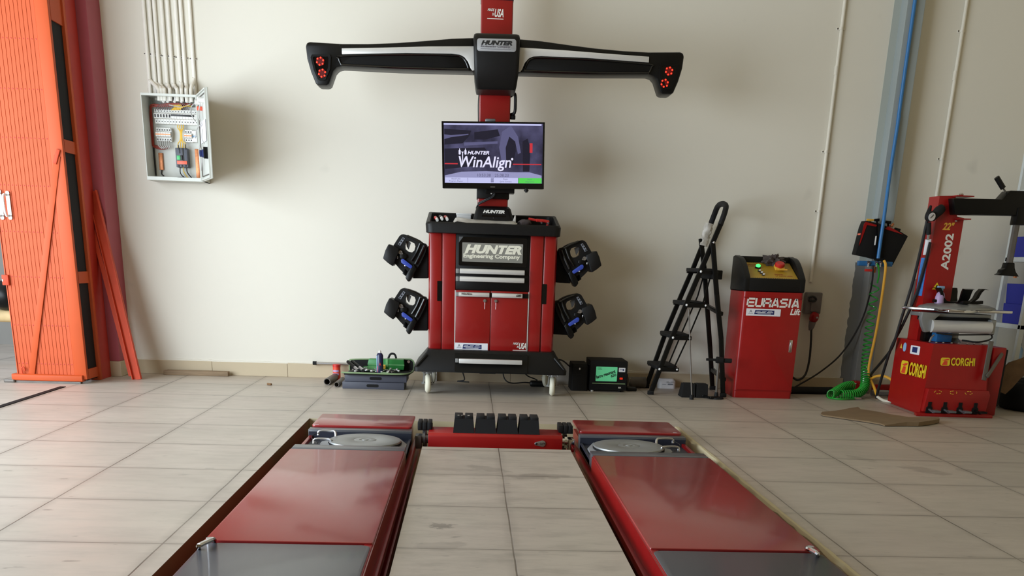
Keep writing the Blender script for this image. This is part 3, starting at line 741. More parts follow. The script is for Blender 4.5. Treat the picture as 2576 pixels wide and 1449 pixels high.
# racks for the wheel clamps, fixed to the cabinet sides
def clamp_px(k): return [tuple(k_) for k_ in k]
AL = at(1076, 618, 7.4)
def cp(u, v):                                  # clamp drawing units to metres, measured from the rack's upper corner
    p = at(940+u/4.994, 570+v/4.994, 7.4); return (p.x, p.z)
RACK = [cp(540, 520), cp(600, 450), cp(640, 330), cp(680, 240), cp(680, 652), cp(490, 652)]
for s in (-1, 1):
    for dz in (0, -.372):
        P = [(x if s < 0 else 2*AX-x, z+dz) for x, z in RACK]
        q = MB(); q.prism(P, 7.40, 7.56, bev=.004); q.build('clamp_rack', 'black_matte', t)

def wheel_clamp(s, label):
    X = lambda P: [(x if s < 0 else 2*AX+.003-x, z) for x, z in [cp(*q_) for q_ in P]]
    c0 = X([(400, 655)])[0]
    r = thing('wheel_clamp', label, 'wheel clamp', (c0[0], 7.44, c0[1]), 'wheel clamps hung on the alignment cart')
    outer = [(255, 235), (300, 165), (330, 118), (352, 102), (378, 97), (450, 115), (520, 140), (580, 172), (622, 205), (655, 215), (672, 240), (655, 320), (620, 400), (585, 470), (545, 530), (500, 610), (470, 640), (400, 600), (330, 530), (270, 460), (262, 330)]
    hole = [(408, 190), (425, 180), (470, 190), (515, 212), (528, 250), (515, 300), (488, 325), (440, 318), (400, 285), (396, 240)]
    q = MB(); q.prism(X(outer), 7.36, 7.46, holes=[X(hole)]); body = q.build('clamp_body', 'black_plastic', r)
    q = MB(); q.prism(X([(200, 222), (222, 228), (330, 280), (318, 340), (290, 400), (268, 470), (250, 497), (190, 455), (130, 400), (160, 300)]), 7.30, 7.50, bev=.006); q.build('target_head', 'black_plastic', r)
    q = MB(); q.prism(X([(405, 640), (430, 580), (470, 520), (510, 470), (545, 530), (500, 620), (455, 692), (430, 682)]), 7.33, 7.48, bev=.006).prism(X([(365, 590), (382, 540), (400, 520), (440, 560), (412, 625)]), 7.36, 7.44, bev=.004); q.build('lower_jaw', 'black_satin', r)
    q = MB(); q.tube([(*X([p])[0][:1], 7.335, X([p])[0][1]) for p in ((430, 118), (520, 158), (615, 215))], .008, 8).tube([(*X([p])[0][:1], 7.345, X([p])[0][1]) for p in ((640, 240), (590, 350), (530, 470))], .010, 8).tube([(*X([p])[0][:1], 7.345, X([p])[0][1]) for p in ((590, 210), (540, 330), (480, 430))], .008, 8); q.build('guide_rods', 'black_gloss', r)
    q = MB(); q.prism(X([(350, 420), (365, 404), (385, 408), (490, 490), (493, 510), (470, 528), (355, 455)]), 7.325, 7.345, bev=.003); q.build('lever', 'blue_lever', r)
    q = MB(); q.prism(X([(308, 222), (372, 135), (398, 150), (340, 242)]), 7.354, 7.361); lp = q.build('label_plate', 'grey_ink', r)
    q = MB()
    for u, v in ((328, 218), (350, 188), (372, 158)):
        x, z = X([(u, v)])[0]; q.sphere((x, 7.353, z), .006, (1, .4, 1), 8)
    q.build('label_dots', 'dark_ink', lp)
    q = MB(); x, z = X([(345, 325)])[0]; q.cyl((x, 7.345, z), (x, 7.33, z), .014, seg=12); x1, z1 = X([(372, 345)])[0]; q.bar((x-.005, 7.335, z+.004), (x1, 7.335, z1), .01, .01)
    q.build('clamp_screw', 'silver', r)
    q = MB(); x, z = X([(306, 385)])[0]; q.sphere((x, 7.345, z), .012, (.6, .6, 1), 10); q.build('knob', 'silver', r)
    q = MB(); x, z = X([(403, 490)])[0]; q.sphere((x, 7.335, z), .008, seg=8); q.build('rivet', 'silver', r)
    q = MB(); q.prism(X([(330, 340), (370, 330), (420, 350), (425, 390), (380, 420), (335, 395)]), 7.335, 7.365, bev=.004); q.build('slider', 'black_satin', r)
    q = MB(); q.prism(X([(405, 185), (440, 182), (468, 205), (440, 290), (415, 250)]), 7.40, 7.41); q.build('sensor_window', 'grey_metal', r)
    return r
wl = wheel_clamp(-1, 'black wheel clamp with blue lever on the upper left side of the cart')
dup(wl, (.002, 0, -.372), 'black wheel clamp with blue lever on the lower left side of the cart')
wr = wheel_clamp(1, 'black wheel clamp with blue lever on the upper right side of the cart')
dup(wr, (-.012, 0, -.372), 'black wheel clamp with blue lever on the lower right side of the cart')
# things lying in the tray
for k, (u, v) in enumerate(((1100, 552), (1112, 549), (1125, 550))):
    p = at(u, v, 7.34); r = thing('screwdriver', ['red handled screwdriver with white tip, leftmost in the cart tray', 'red handled screwdriver with white tip, middle of three in the cart tray', 'red handled screwdriver with white tip beside the plastic wrap in the tray'][k], 'screwdriver', (p.x, 7.34, 1.152), 'screwdrivers in the cart tray')
    q = MB(); q.cyl((p.x, 7.33, p.z-.006), (p.x-.004, 7.38, p.z+.004), .010, .011, 12); q.build('handle_end', 'white_plastic', r)
    q = MB(); q.cyl((p.x-.004, 7.38, p.z+.004), (p.x-.018, 7.48, p.z+.016), .011, .012, 12); q.build('grip', 'red_bright' if k != 1 else 'black_plastic', r)
    q = MB(); q.cyl((p.x-.018, 7.48, p.z+.016), (p.x-.03, 7.60, 1.170), .004, seg=8); q.build('shaft', 'silver', r)
p = at(1149, 540, 7.6)
q = MB(); q.box(p.x, p.x+.105, 7.52, 7.64, p.z-.04, p.z+.006, .004).box(p.x-.004, p.x+.109, 7.516, 7.644, p.z-.004, p.z+.008, .003); tag(q.build('small_box', 'white_plastic'), 'small white box with a lid left of the post in the cart tray', 'box')
def sheet(name, pts_bottom, tops, y0, y1, m_, label, cat, seed):
    rnd = random.Random(seed); q = MB(); n_ = len(tops); g = []
    for j in range(5):
        row = []
        for i in range(n_):
            x, zt = tops[i]; zb = pts_bottom
            k = j/4; z = zb+(zt-zb)*sin(pi*(.15+.85*k)/1.0*.55) if j < 4 else zt-.006
            row.append(q.bm.verts.new((x+rnd.uniform(-.004, .004), y0+(y1-y0)*k+rnd.uniform(-.006, .006), min(z, zt)+rnd.uniform(-.002, .002))))
        g.append(row)
    for j in range(4):
        for i in range(n_-1): q.bm.faces.new((g[j][i], g[j][i+1], g[j+1][i+1], g[j+1][i]))
    o = q.build(name, m_); tag(o, label, cat); return o
TP = [(at(u, v, 7.28).x, at(u, v, 7.28).z) for u, v in ((1140, 556), (1146, 547), (1152, 544), (1175, 549), (1200, 552), (1225, 553), (1250, 554), (1275, 555), (1290, 555), (1301, 561))]
sheet('plastic_wrap', 1.186, TP, 7.245, 7.34, 'plastic_film', 'crumpled clear plastic wrap along the front of the cart tray', 'plastic wrap', 5)
p = at(1294, 548, 7.36); q = MB(); q.prism([(p.x-.03, p.z-.05), (p.x+.012, p.z-.05), (p.x+.010, p.z+.01), (p.x+.005, p.z+.028), (p.x-.003, p.z+.0), (p.x-.012, p.z-.022)], 7.345, 7.375, bev=.003); tag(q.build('plastic_offcut', 'plastic_film'), 'pointed scrap of clear plastic at the right of the post collar in the tray', 'plastic scrap')
p = at(1320, 555, 7.35); q = MB(); q.sphere((p.x, 7.36, p.z-.015), .05, (1.0, .9, .45), 14)
for v in q.bm.verts: v.co += Vector((random.uniform(-.005, .005),)*3)
tag(q.build('film_bundle', 'rag'), 'small dark bundle right of the plastic wrap in the cart tray', 'rag')
p = at(1360, 557, 7.36); r = thing('pliers', 'red handled pliers at the right end of the cart tray', 'pliers', (p.x, 7.36, 1.152))
q = MB(); q.tube([(p.x-.085, 7.40, p.z+.016), (p.x-.03, 7.39, p.z+.008), (p.x+.02, 7.39, p.z+.006)], .009, 8); q.build('handle', 'red_bright', r)
q = MB(); q.tube([(p.x-.03, 7.35, p.z+.006), (p.x+.02, 7.36, p.z+.004), (p.x+.06, 7.37, p.z-.002)], .011, 8).tube([(p.x+.055, 7.36, p.z-.004), (p.x+.05, 7.37, p.z-.03)], .009, 8, 1); q.build('handle', 'red_bright', r)
q = MB(); q.cyl((p.x+.005, 7.32, p.z-.012), (p.x+.004, 7.36, p.z-.006), .006, seg=10).cyl((p.x+.052, 7.32, p.z-.014), (p.x+.052, 7.37, p.z-.006), .007, seg=10); q.build('tip', 'silver', r)
# ================================================================== LIFT: two runways, jack beam, turntables
ZD = .045
def runway(x0, x1, side, label):
    """side -1: the left runway, +1: the right one; inner edge faces the slab"""
    xi = x1 if side < 0 else x0; xo = x0 if side < 0 else x1; si = -side      # direction from outer edge to inner edge
    r = thing('lift_runway', label, 'lift runway', ((x0+x1)/2, 3.2, PZ), 'lift runways')
    q = MB(); q.box(x0+.02, x1-.02, -.4, 5.84, -.20, -.012); 
    q.build('runway_body', 'red_rail', r)
    # stepped side rails along the inner edge
    q = MB(); q.box(min(xi, xi+si*.004), max(xi, xi+si*.004), -.4, 4.72, -.05, .036).box(min(xi, xi+si*.022), max(xi, xi+si*.022), -.4, 5.70, -.075, -.045, .004)
    q.box(min(xi, xi+si*.034), max(xi, xi+si*.034), -.4, 5.80, -.14, -.125, .003).box(min(xi+si*.026, xi+si*.034), max(xi+si*.026, xi+si*.034), -.4, 5.80, -.125, -.10)
    q.box(min(xi-si*.03, xi+si*.0), max(xi-si*.03, xi+si*.0), -.4, 4.72, -.02, .0395, .004)
    q.build('side_rail', 'red_rail', r)
    q = MB(); q.box(min(xo, xo+si*.02), max(xo, xo+si*.02), -.4, 5.83, -.09, .01, .003); q.build('outer_rail', 'red_rail', r)
    # deck plates
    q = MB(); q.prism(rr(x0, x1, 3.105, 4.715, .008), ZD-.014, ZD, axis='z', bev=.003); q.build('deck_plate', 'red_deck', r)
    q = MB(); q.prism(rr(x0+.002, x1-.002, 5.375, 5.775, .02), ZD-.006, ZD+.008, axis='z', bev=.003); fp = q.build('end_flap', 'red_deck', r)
    q = MB(); q.box(x0+.012, x0+.04, 5.379, 5.385, ZD+.0075, ZD+.009) if side < 0 else q.box(x1-.05, x1-.03, 5.39, 5.396, ZD+.0075, ZD+.009); q.build('wear_mark', 'white_label', fp)
    q = MB(); q.prism(rr(x0+.004, x1-.004, .9, 3.085, .03), ZD-.018, ZD-.002, axis='z', bev=.004); sl = q.build('slip_plate', 'grey_deck', r)
    xa = x0+.035 if side < 0 else x1-.035
    hp = [fl(539, 1361, ZD), fl(535, 1357, ZD+.014), fl(505, 1370, ZD+.016), fl(500, 1374, ZD+.012), fl(499, 1379, ZD)] if side < 0 else [fl(2029, 1382, ZD), fl(2031, 1379, ZD+.013), fl(2052, 1390, ZD+.014), fl(2056, 1393, ZD+.012), fl(2057, 1397, ZD)]
    q = MB(); q.tube(hp, .0085, 8, 3); q.cyl(hp[0]+Vector((-.02*side*-1, .02, -.002)), hp[0]+Vector((-.02*side*-1, .02, .005)), .012, seg=12); q.build('locking_pin', 'chrome', sl)
    # turntable bay
    q = MB(); q.box(x0-.004, x1+.004, 5.29, 5.355, -.03, ZD-.002, .003); q.build('bay_frame', 'grey_deck', r)
    q = MB(); q.box(x0, x1, 4.735, 4.845, -.03, ZD-.002, .003); q.build('bay_frame', 'grey_deck', r)
    q = MB(); q.box(x0, x1, 4.84, 5.30, -.03, -.006).box(min(xi, xi-si*.012), max(xi, xi-si*.012), 4.84, 5.30, -.03, .004)
    q.box(x0, x1, 5.284, 5.291, -.006, ZD-.014)
    q.build('bay_floor', 'navy_metal', r)
    q = MB(); q.box(min(xo, xo+si*.006), max(xo, xo+si*.006), 4.84, 5.30, -.03, .006); q.build('bay_edge', 'red_rail', r)
    return r
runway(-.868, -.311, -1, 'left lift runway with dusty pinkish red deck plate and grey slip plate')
runway(.624, 1.213, 1, 'right lift runway with darker glossy red deck plate and grey slip plate')
def turntable(cx, cy, side, label):
    r = thing('turntable_plate', label, 'turntable', (cx, cy, -.006), 'wheel turntables on the runways')
    q = MB(); s = side
    P = [(-.17, -.19), (.21, -.19), (.218, -.175), (.218, .02), (.17, .185), (.15, .195), (-.10, .195), (-.235, .05), (-.235, -.02)]
    P = [(cx-s*a, cy+c) for a, c in P]
    q.prism(P, -.006, .010, axis='z', bev=.003); q.build('base_plate', 'plate_grey', r)
    q = MB(); q.lathe([(.188, .010), (.192, .014), (.192, .020), (.001, .020)][::-1], (cx, cy, 0), ZU, 40); q.build('bearing_ring', 'black_matte', r)
    q = MB(); q.lathe([(.001, .020), (.186, .020), (.190, .024), (.188, .031), (.182, .033), (.063, .033), (.060, .0315), (.056, .033), (.030, .033), (.028, .031), (.018, .031), (.016, .034), (.001, .034)], (cx, cy, 0), ZU, 56); q.build('disc', 'zinc', r)
    for dy, zz in ((.10, .05), (-.06, .035)):
        x0 = cx-s*-.175*-1
        xa = cx+s*.165; xb = cx+s*.255
        q = MB(); q.tube([(xa, cy+dy*.8, .012), (xa+s*.004, cy+dy, zz), (xa+s*.03, cy+dy+.01, zz+.004), (xb, cy+dy+.015, zz+.002), (xb+s*.006, cy+dy+.01, zz-.02)], .007, 8, 3); q.sphere((xa, cy+dy*.8, .014), .018, (1.3, 1, .5), 10); q.build('lock_handle', 'silver', r)
    q = MB(); q.tube([(cx+s*.255, cy+.115, .045), (cx+s*.29, cy+.06, .03), (cx+s*.25, cy-.02, .012), (cx+s*.24, cy-.05, .02)], .002, 6); q.build('pin_cord', 'black_cable', r)
    return r
turntable(-.540, 5.07, -1, 'grey round turntable on the left runway beside the pit edge')
turntable(.862, 5.08, 1, 'grey round turntable on the right runway near the jack beam')
# jack beam across the slab recess
JX0, JX1, JY0, JY1 = -.217, .524, 5.265, 5.485
r = thing('jack_beam', 'red crossbeam jack lying between the two lift runways', 'jack', ((JX0+JX1)/2, 5.37, PZ))
q = MB(); q.prism([(JY0+.012, .042), (JY1-.01, .042), (JY1, .032), (JY1, -.12), (JY0, -.12), (JY0, .026)], JX0, JX1, axis='x', bev=.004); q.build('beam', 'red_machine', r)
q = MB(); q.prism(rr(JX0+.05, JX1-.05, JY0+.03, JY1-.03, .02), -.33, -.11, axis='z'); q.build('ram_body', 'black_matte', r)
q = MB(); P = [(.413+.018*cos(a), -.002+.018*sin(a)) for a in [radians(k) for k in range(-110, 111, 20)]]+[(.372, .004), (.368, -.004), (.372, -.012)]; q.prism(P, JY0-.006, JY0, bev=.002); rm = q.build('release_plate', 'silver', r)
q = MB(); q.sphere((.378, JY0-.008, -.003), .006, seg=8).text('OFF', (.398, JY0-.006, -.008), XR, ZU, .03, .012); q.build('release_mark', 'dark_ink', rm)
for s, xx in ((-1, JX0), (1, JX1)):
    q = MB(); q.cyl((xx, 5.38, -.01), (xx+s*.055, 5.38, -.01), .026, seg=18).cyl((xx+s*.02, 5.38, -.01), (xx+s*.035, 5.38, -.01), .038, seg=18).box(min(xx+s*.04, xx+s*.075), max(xx+s*.04, xx+s*.075), 5.33, 5.42, -.06, .012, .004); q.build('end_slide', 'chrome' if s > 0 else 'grey_metal', r)
    q = MB(); xx2 = xx+s*.025; q.box(xx2-.012, xx2+.012, 5.41, 5.43, -.10, .045, .002); ps = q.build('pad_stem', 'zinc', r)
    q = MB()
    for k in range(3): q.box(xx2-.038+.027*k, xx2-.014+.027*k, 5.37, 5.50, .040, .082, .004)
    q.box(xx2-.037, xx2+.042, 5.375, 5.495, .036, .06); q.build('rubber_pad', 'black_rubber', r)
for k in range(4):
    xc = -.0225+.1205*k
    q = MB()
    q.loft([[(xc-.0585, 5.285, .042), (xc+.0585, 5.285, .042), (xc+.0585, 5.44, .042), (xc-.0585, 5.44, .042)], [(xc-.051, 5.300, .118), (xc+.051, 5.300, .118), (xc+.051, 5.425, .118), (xc-.051, 5.425, .118)], [(xc-.050, 5.300, .119), (xc+.050, 5.300, .119), (xc+.050, 5.425, .119), (xc-.050, 5.425, .119)]])
    for s in (-1, 1): q.box(xc-.0505 if s < 0 else xc+.006, xc-.006 if s < 0 else xc+.0505, 5.301, 5.424, .117, .134, .003)
    lab = ['leftmost black rubber block on the red jack beam, with pale scuffs', 'second black rubber block from the left on the red jack beam', 'third black rubber block from the left on the red jack beam', 'rightmost black rubber block on the red jack beam'][k]
    o = tag(q.build('rubber_block', 'black_rubber'), lab, 'rubber block', 'rubber blocks on the jack beam')
    if k == 0:
        q = MB()
        for xx, ww in ((-.035, .010), (-.014, .006), (.02, .012)): q.prism(rr(xc+xx, xc+xx+ww, 5.31, 5.33, .003), .1335, .1348, axis='z')
        q.build('scuff', 'plastic_film', o)
# ================================================================== GATE, LEANING STEEL, CONDUITS, DISTRIBUTION BOX
r = thing('folding_gate', 'orange steel folding gate with diagonal brace, folded at the left of the opening', 'gate', (-3.02, 7.25, 0))
q = MB(); n_ = 15; x0, x1 = -3.262, -2.862; wv = (x1-x0)/n_
for k in range(n_):
    a = x0+wv*k; q.prism([(a+.0009, 7.25), (a+.0009, 7.229), (a+.0018, 7.228), (a+wv-.0018, 7.228), (a+wv-.0009, 7.229), (a+wv-.0009, 7.25)], .05, 3.3, axis='z')
q.box(x0, x1, 7.25, 7.258, .05, 3.3).build('slats', 'orange_paint', r)
q = MB(); q.box(-2.862, -2.775, 7.222, 7.26, .03, 3.3, .004).box(-3.268, -3.262, 7.222, 7.26, .03, 3.3)
q.build('edge_stile', 'orange_paint', r)
q = MB()
for j in range(9):
    z = .135+.27*j if j < 2 else .135+.30*j
    for k in range(n_):
        q.sphere((x0+wv*(k+.5), 7.228, z), .0045, (1, .5, 1), 6)
q.build('rivets', 'orange_dark', r)['kind'] = 'stuff'
q = MB(); q.bar((-2.815, 7.218, 1.53), (-3.165, 7.218, .06), .042, .006, (0, 1, 0), .001); q.build('diagonal_brace', 'orange_paint', r)
q = MB(); q.bar((-2.835, 7.212, 1.48), (-2.80, 7.212, 1.57), .024, .014, (0, 1, 0), .003); q.build('brace_catch', 'orange_scuffed', r)
q = MB(); q.prism([(7.205, .015), (7.195, .02), (7.195, .055), (7.205, .062), (7.27, .062), (7.27, .015)], -3.30, -2.80, axis='x', bev=.003); br = q.build('bottom_rail', 'orange_paint', r)
q = MB(); q.tube([(-3.225, 7.21, .06), (-3.225, 7.205, .10), (-3.215, 7.205, .112), (-3.205, 7.205, .10), (-3.205, 7.208, .085)], .005, 6); q.build('hook', 'orange_scuffed', br)
q = MB(); q.prism(rr(-3.36, -3.28, 7.19, 7.225, .012), .0, .022, axis='z', bev=.003).box(-3.29, -2.82, 7.21, 7.25, .001, .016); q.build('roller', 'steel_dull', br)
q = MB(); q.box(-3.285, -3.24, 7.205, 7.23, .675, .745, .003); hs = q.build('hasp', 'orange_scuffed', r)
q = MB(); q.prism(rr(-3.283, -3.276, .70, .715, .003), 7.203, 7.206); q.build('padlock_eye', 'white_label', hs)
for i, (px, py0, py1) in enumerate(((18, 480, 553), (-2.5, 476, 553))):
    a = at(px, py0, 7.22); c = at(px+9, py1, 7.22); xm = (a.x+c.x)/2
    q = MB(); q.prism(rr(xm-.013, xm+.013, c.z, a.z, .012), 7.216, 7.222, bev=.001); gh = q.build('pull_handle', 'white_plastic', r)
    q = MB(); q.tube([(xm-.008, 7.216, a.z-.025), (xm-.018, 7.19, a.z-.03), (xm-.019, 7.185, (a.z+c.z)/2), (xm-.015, 7.19, c.z+.03), (xm-.008, 7.216, c.z+.025)], .008, 8, 3); q.build('grip', 'white_plastic', gh)
    q = MB(); q.box(xm-.013, xm+.013, 7.21, 7.217, a.z-.029, a.z-.022).box(xm-.013, xm+.013, 7.21, 7.217, c.z+.022, c.z+.029); q.build('strap', 'steel_dull', gh)
# folded leaves and the gap between them, seen edge-on behind the front leaf
q = MB(); q.box(-2.81, -2.785, 7.26, 7.45, .02, 3.3); q.build('gap_shade_sheet', 'black_matte', r)  # black sheet added to paint the shade in the gap between leaves
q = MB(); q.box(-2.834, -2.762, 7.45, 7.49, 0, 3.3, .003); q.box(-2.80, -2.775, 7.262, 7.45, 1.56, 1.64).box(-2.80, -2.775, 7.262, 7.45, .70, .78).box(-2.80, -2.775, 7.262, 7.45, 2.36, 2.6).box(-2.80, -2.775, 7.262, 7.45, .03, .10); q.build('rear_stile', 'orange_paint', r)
q = MB(); q.box(-2.80, -2.768, 7.49, 7.69, 0, 3.3); q.build('rear_leaf', 'orange_dark', r)  # shade of the unlit side put into the darker orange
# steel sections leaning on the pillar
def lean(name, A, B, prof, m_, label, cat):
    A, B = Vector(A), Vector(B); z = (B-A).normalized(); y = Vector((0, 1, 0)); y = (y-z*y.dot(z)).normalized(); x = y.cross(z)
    q = MB(); q.loft([[p+x*a+y*c for a, c in prof] for p in (A, B)]); return tag(q.build(name, m_, None, False), label, cat)
ch = [(-.033, .0), (-.033, .035), (-.028, .035), (-.028, .006), (.028, .006), (.028, .035), (.033, .035), (.033, 0)]
ch = [(a, .035-c) for a, c in ch]
lean('steel_channel', at(343, 955, 7.52)*1.0, at(229, 479, 7.655), ch, 'orange_scuffed', 'orange steel channel section leaning against the maroon pillar', 'steel channel')
an = [(-.016, 0), (.016, 0), (.016, .004), (-.012, .004), (-.012, .035), (-.016, .035)]
o = lean('steel_angle', at(329, 946, 7.56), at(214, 506, 7.66), an, 'orange_scuffed', 'thin orange steel angle section leaning left of the wider channel', 'steel angle')
# batten and scraps on the floor
A = at(413, 934, 7.90); B = at(575, 937, 7.90)
q = MB(); q.box(A.x, B.x, 7.875, 7.93, .0, .034, .004).box(A.x+.02, B.x+.003, 7.885, 7.925, .012, .038, .004); tag(q.build('wooden_batten', 'wood'), 'weathered wooden batten lying along the baseboard under the electrical box', 'wood')
p = fl(678, 969); q = MB(); q.cyl((p.x-.016, p.y+.01, .008), (p.x+.016, p.y-.012, .008), .008, seg=10); tag(q.build('wooden_plug', 'wood_scrap'), 'tiny brown cylindrical scrap lying alone on the tiles', 'scrap')
# stool and black round thing outside
sx = -3.62; r = thing('log_bench', 'rough log bench standing outside beyond the gate', 'bench', (sx, 8.35, 0))
q = MB(); q.tube([(-4.3, 8.3, .385), (-3.9, 8.32, .39), (-3.50, 8.34, .385)], [.05], 12); q.build('seat_log', 'log_wood', r)
q = MB(); q.tube([(-3.665, 8.33, .40), (-3.67, 8.31, .2), (-3.68, 8.30, 0)], [.055, .05, .048], 12, 1); q.build('leg', 'log_wood', r)
q = MB(); q.tube([(-3.47, 8.34, .40), (-3.53, 8.33, .30), (-3.67, 8.32, .17)], .025, 10); q.build('brace', 'log_wood', r)
q = MB(); q.sphere((-3.785, 8.33, .55), .125, (1.05, 1, .95), 24); tag(q.build('black_bundle', 'black_satin'), 'round black bundle resting on the log bench outside', 'bundle')
# conduits above the electrical box
CON = [(360, 376, 212, 397), (377, 391, 218, 405), (393, 403, 222, 412), (410, 421, 222, 426), (427, 436, 222, 444), (443, 455, 218, 455), (460, 468, 222, 467), (476, 489, 208, 479)]
names = ['leftmost', 'second from left', 'third from left', 'fourth from left', 'fifth from left', 'sixth from left', 'seventh from left', 'rightmost']
for k, (u0, u1, vb, u2) in enumerate(CON):
    yy = WY-.014
    top = at(u0-2, -60, yy); mid = at(u1, vb-6, yy); top.x = mid.x
    end = at(u2, 236, 7.85)
    r = thing('conduit_pipe', f'white conduit pipe {names[k]} of the eight rising from the electrical box', 'conduit', (top.x, yy, mid.z), 'white conduits above the electrical box')
    q = MB(); q.tube([(top.x, yy, 4.28), (top.x, yy, mid.z+.06), (mid.x, yy, mid.z+.02), (mid.x+(end.x-mid.x)*.4, yy-.02, mid.z-.015), (end.x, 7.87, end.z+.03), (end.x, 7.87, 1.98)], .0132, 10, 3); q.build('pipe', 'conduit_white', r)
    cz = at(u1, 135+1.8*k, yy).z
    q = MB(); q.box(top.x-.024, top.x+.024, yy+.006, WY+.001, cz-.008, cz+.008, .002).cyl((top.x, yy, cz-.007), (top.x, yy, cz+.007), .0145, seg=12); cl = q.build('clip', 'conduit_white', r)
    q = MB()
    for s in (-1, 1): q.sphere((top.x+s*.021, yy+.005, cz), .005, (1, .6, 1), 8)
    q.build('clip_screw', 'steel_dull', cl)
# distribution box
BX0, BX1, BY0, BY1, BZ0, BZ1 = -2.388, -1.985, 7.75, 7.965, 1.432, 2.012
r = thing('distribution_box', 'open grey electrical distribution box full of breakers on the left wall', 'electrical box', ((BX0+BX1)/2, 7.96, BZ0))
q = MB(); q.box(BX0, BX0+.004, BY0, BY1, BZ0, BZ1).box(BX1-.004, BX1, BY0, BY1, BZ0, BZ1).box(BX0, BX1, BY0, BY1, BZ0, BZ0+.004).box(BX0, BX1, BY0, BY1, BZ1-.004, BZ1).box(BX0, BX1, BY1-.004, BY1, BZ0, BZ1)
fr = .016; q.prism([(BX0, BZ0), (BX1, BZ0), (BX1, BZ1), (BX0, BZ1)], BY0-.003, BY0, holes=[[(BX0+fr*.3, BZ0+fr*1.5), (BX1-fr, BZ0+fr*1.5), (BX1-fr, BZ1-fr), (BX0+fr*.3, BZ1-fr)]])
q.build('enclosure', 'panel_grey', r, False)
q = MB(); q.box(BX0+.02, BX1-.01, 7.925, 7.93, BZ0+.03, BZ1-.06); q.build('mounting_plate', 'panel_inside', r, False)
def ep(u, v, Y=7.90): return at(340+u/5.173, 200+v/5.173, Y)
def erect(q, u0, u1, v0, v1, y0, y1, bev=.001):
    a = ep(u0, v1, y0); c = ep(u1, v0, y0); q.box(a.x, c.x, y0, y1, a.z, c.z, bev); return q
# door swung open towards the room
HG = Vector((BX1-.002, BY0, 0)); DO = Vector((-1.822, 7.355, 0)); dv = (DO-HG).normalized(); dn = Vector((dv.y, -dv.x, 0))
def dpt(a, z, o=0.0): 
    p = HG+dv*a+dn*o; return Vector((p.x, p.y, z))
DL = (DO-HG).length
def dbox(q, a0, a1, z0, z1, o0, o1, bev=.0):
    q.obox((dpt((a0+a1)/2, (z0+z1)/2, (o0+o1)/2)), ((a1-a0)/2, (z1-z0)/2, abs(o1-o0)/2), (dv, (0, 0, 1), dn), bev); return q
si = 1 if dn.x < 0 else -1                     # dn points to the inner face of the door
q = MB(); dbox(q, 0, DL, BZ0, BZ1, 0, -.012, .003)
for a0, a1, z0, z1 in ((0.01, DL-.004, BZ0+.004, BZ0+.012), (.01, DL-.004, BZ1-.012, BZ1-.004), (DL-.012, DL-.002, BZ0+.004, BZ1-.004), (.01, .018, BZ0+.004, BZ1-.004)): dbox(q, a0, a1, z0, z1, 0, .012)
door = q.build('door', 'panel_grey', r)
q = MB()
for a0, a1, z0, z1 in ((.045, DL-.035, BZ0+.028, BZ0+.034), (.045, DL-.035, BZ1-.034, BZ1-.028), (DL-.042, DL-.034, BZ0+.03, BZ1-.03), (.04, .048, BZ0+.03, BZ1-.03)): dbox(q, a0, a1, z0, z1, .001, .006)
q.build('gasket', 'steel_dull', door)
q = MB(); dbox(q, .10, .34, 1.68, 1.82, .004, .008, .002); q.build('circuit_card', 'white_label', door)
q = MB(); p = dpt(.29, 1.60, .02); q.cyl(dpt(.29, 1.60, .0), dpt(.29, 1.60, .05), .022, seg=14); dbox(q, .27, .33, 1.575, 1.625, .01, .035, .004); q.build('switch_body', 'navy_ink', door)
q = MB(); dbox(q, .325, .35, 1.565, 1.64, .0, .03, .003); q.build('switch_base', 'black_satin', door)
for a_ in (.15, .29):
    q = MB(); q.cyl(dpt(a_, 1.945, .0), dpt(a_, 1.945, .04), .018, seg=12); q.build('pilot_lamp', 'white_plastic', door)
q = MB(); q.cyl(dpt(.20, 1.90, .0), dpt(.20, 1.90, .035), .014, seg=12); q.build('pilot_lamp', 'orange_tag', door)
q = MB(); q.tube([dpt(.25, 1.93, .02), dpt(.22, 1.85, .03), dpt(.24, 1.80, .02), dpt(.12, 1.78, .03), dpt(.06, 1.72, .04)], .004, 6).tube([dpt(.10, 1.62, .02), dpt(.16, 1.66, .03), dpt(.18, 1.60, .02), dpt(.10, 1.50, .02)], .004, 6).tube([dpt(.29, 1.76, .02), dpt(.30, 1.70, .03), dpt(.33, 1.66, .02)], .003, 6); q.build('door_wires', 'wire_grey', door)
# breakers
q = MB(); N = 15
a = ep(240, 470, 7.86); c = ep(800, 470, 7.86); wv = (c.x-a.x)/N
zt, zm0, zm1, zb = ep(500, 398).z, ep(500, 440).z, ep(500, 525).z, ep(500, 585).z
for k in range(N):
    xa = a.x+wv*k+.0006; xb = a.x+wv*(k+1)-.0006
    q.prism([(7.925, zt), (7.885, zt), (7.883, zm0), (7.862, zm0-.008), (7.862, zm1+.004), (7.883, zm1), (7.885, zb), (7.925, zb)], xa, xb, axis='x')
row = q.build('breaker_row', 'breaker_white', r, False)
q = MB()
for k in range(N):
    xm = a.x+wv*(k+.5)
    if k < 6: q.box(xm-.004, xm+.004, 7.856, 7.863, (zm0+zm1)/2-.012, (zm0+zm1)/2+.008, .001)
    q.box(xm-.0025, xm+.0025, 7.882, 7.884, zt-.016, zt-.008).box(xm-.0025, xm+.0025, 7.882, 7.884, zb+.012, zb+.020)
q.box(a.x+wv*6, a.x+wv*14, 7.856, 7.863, (zm0+zm1)/2-.002, (zm0+zm1)/2+.010, .001)
q.build('toggles', 'wire_black', row)
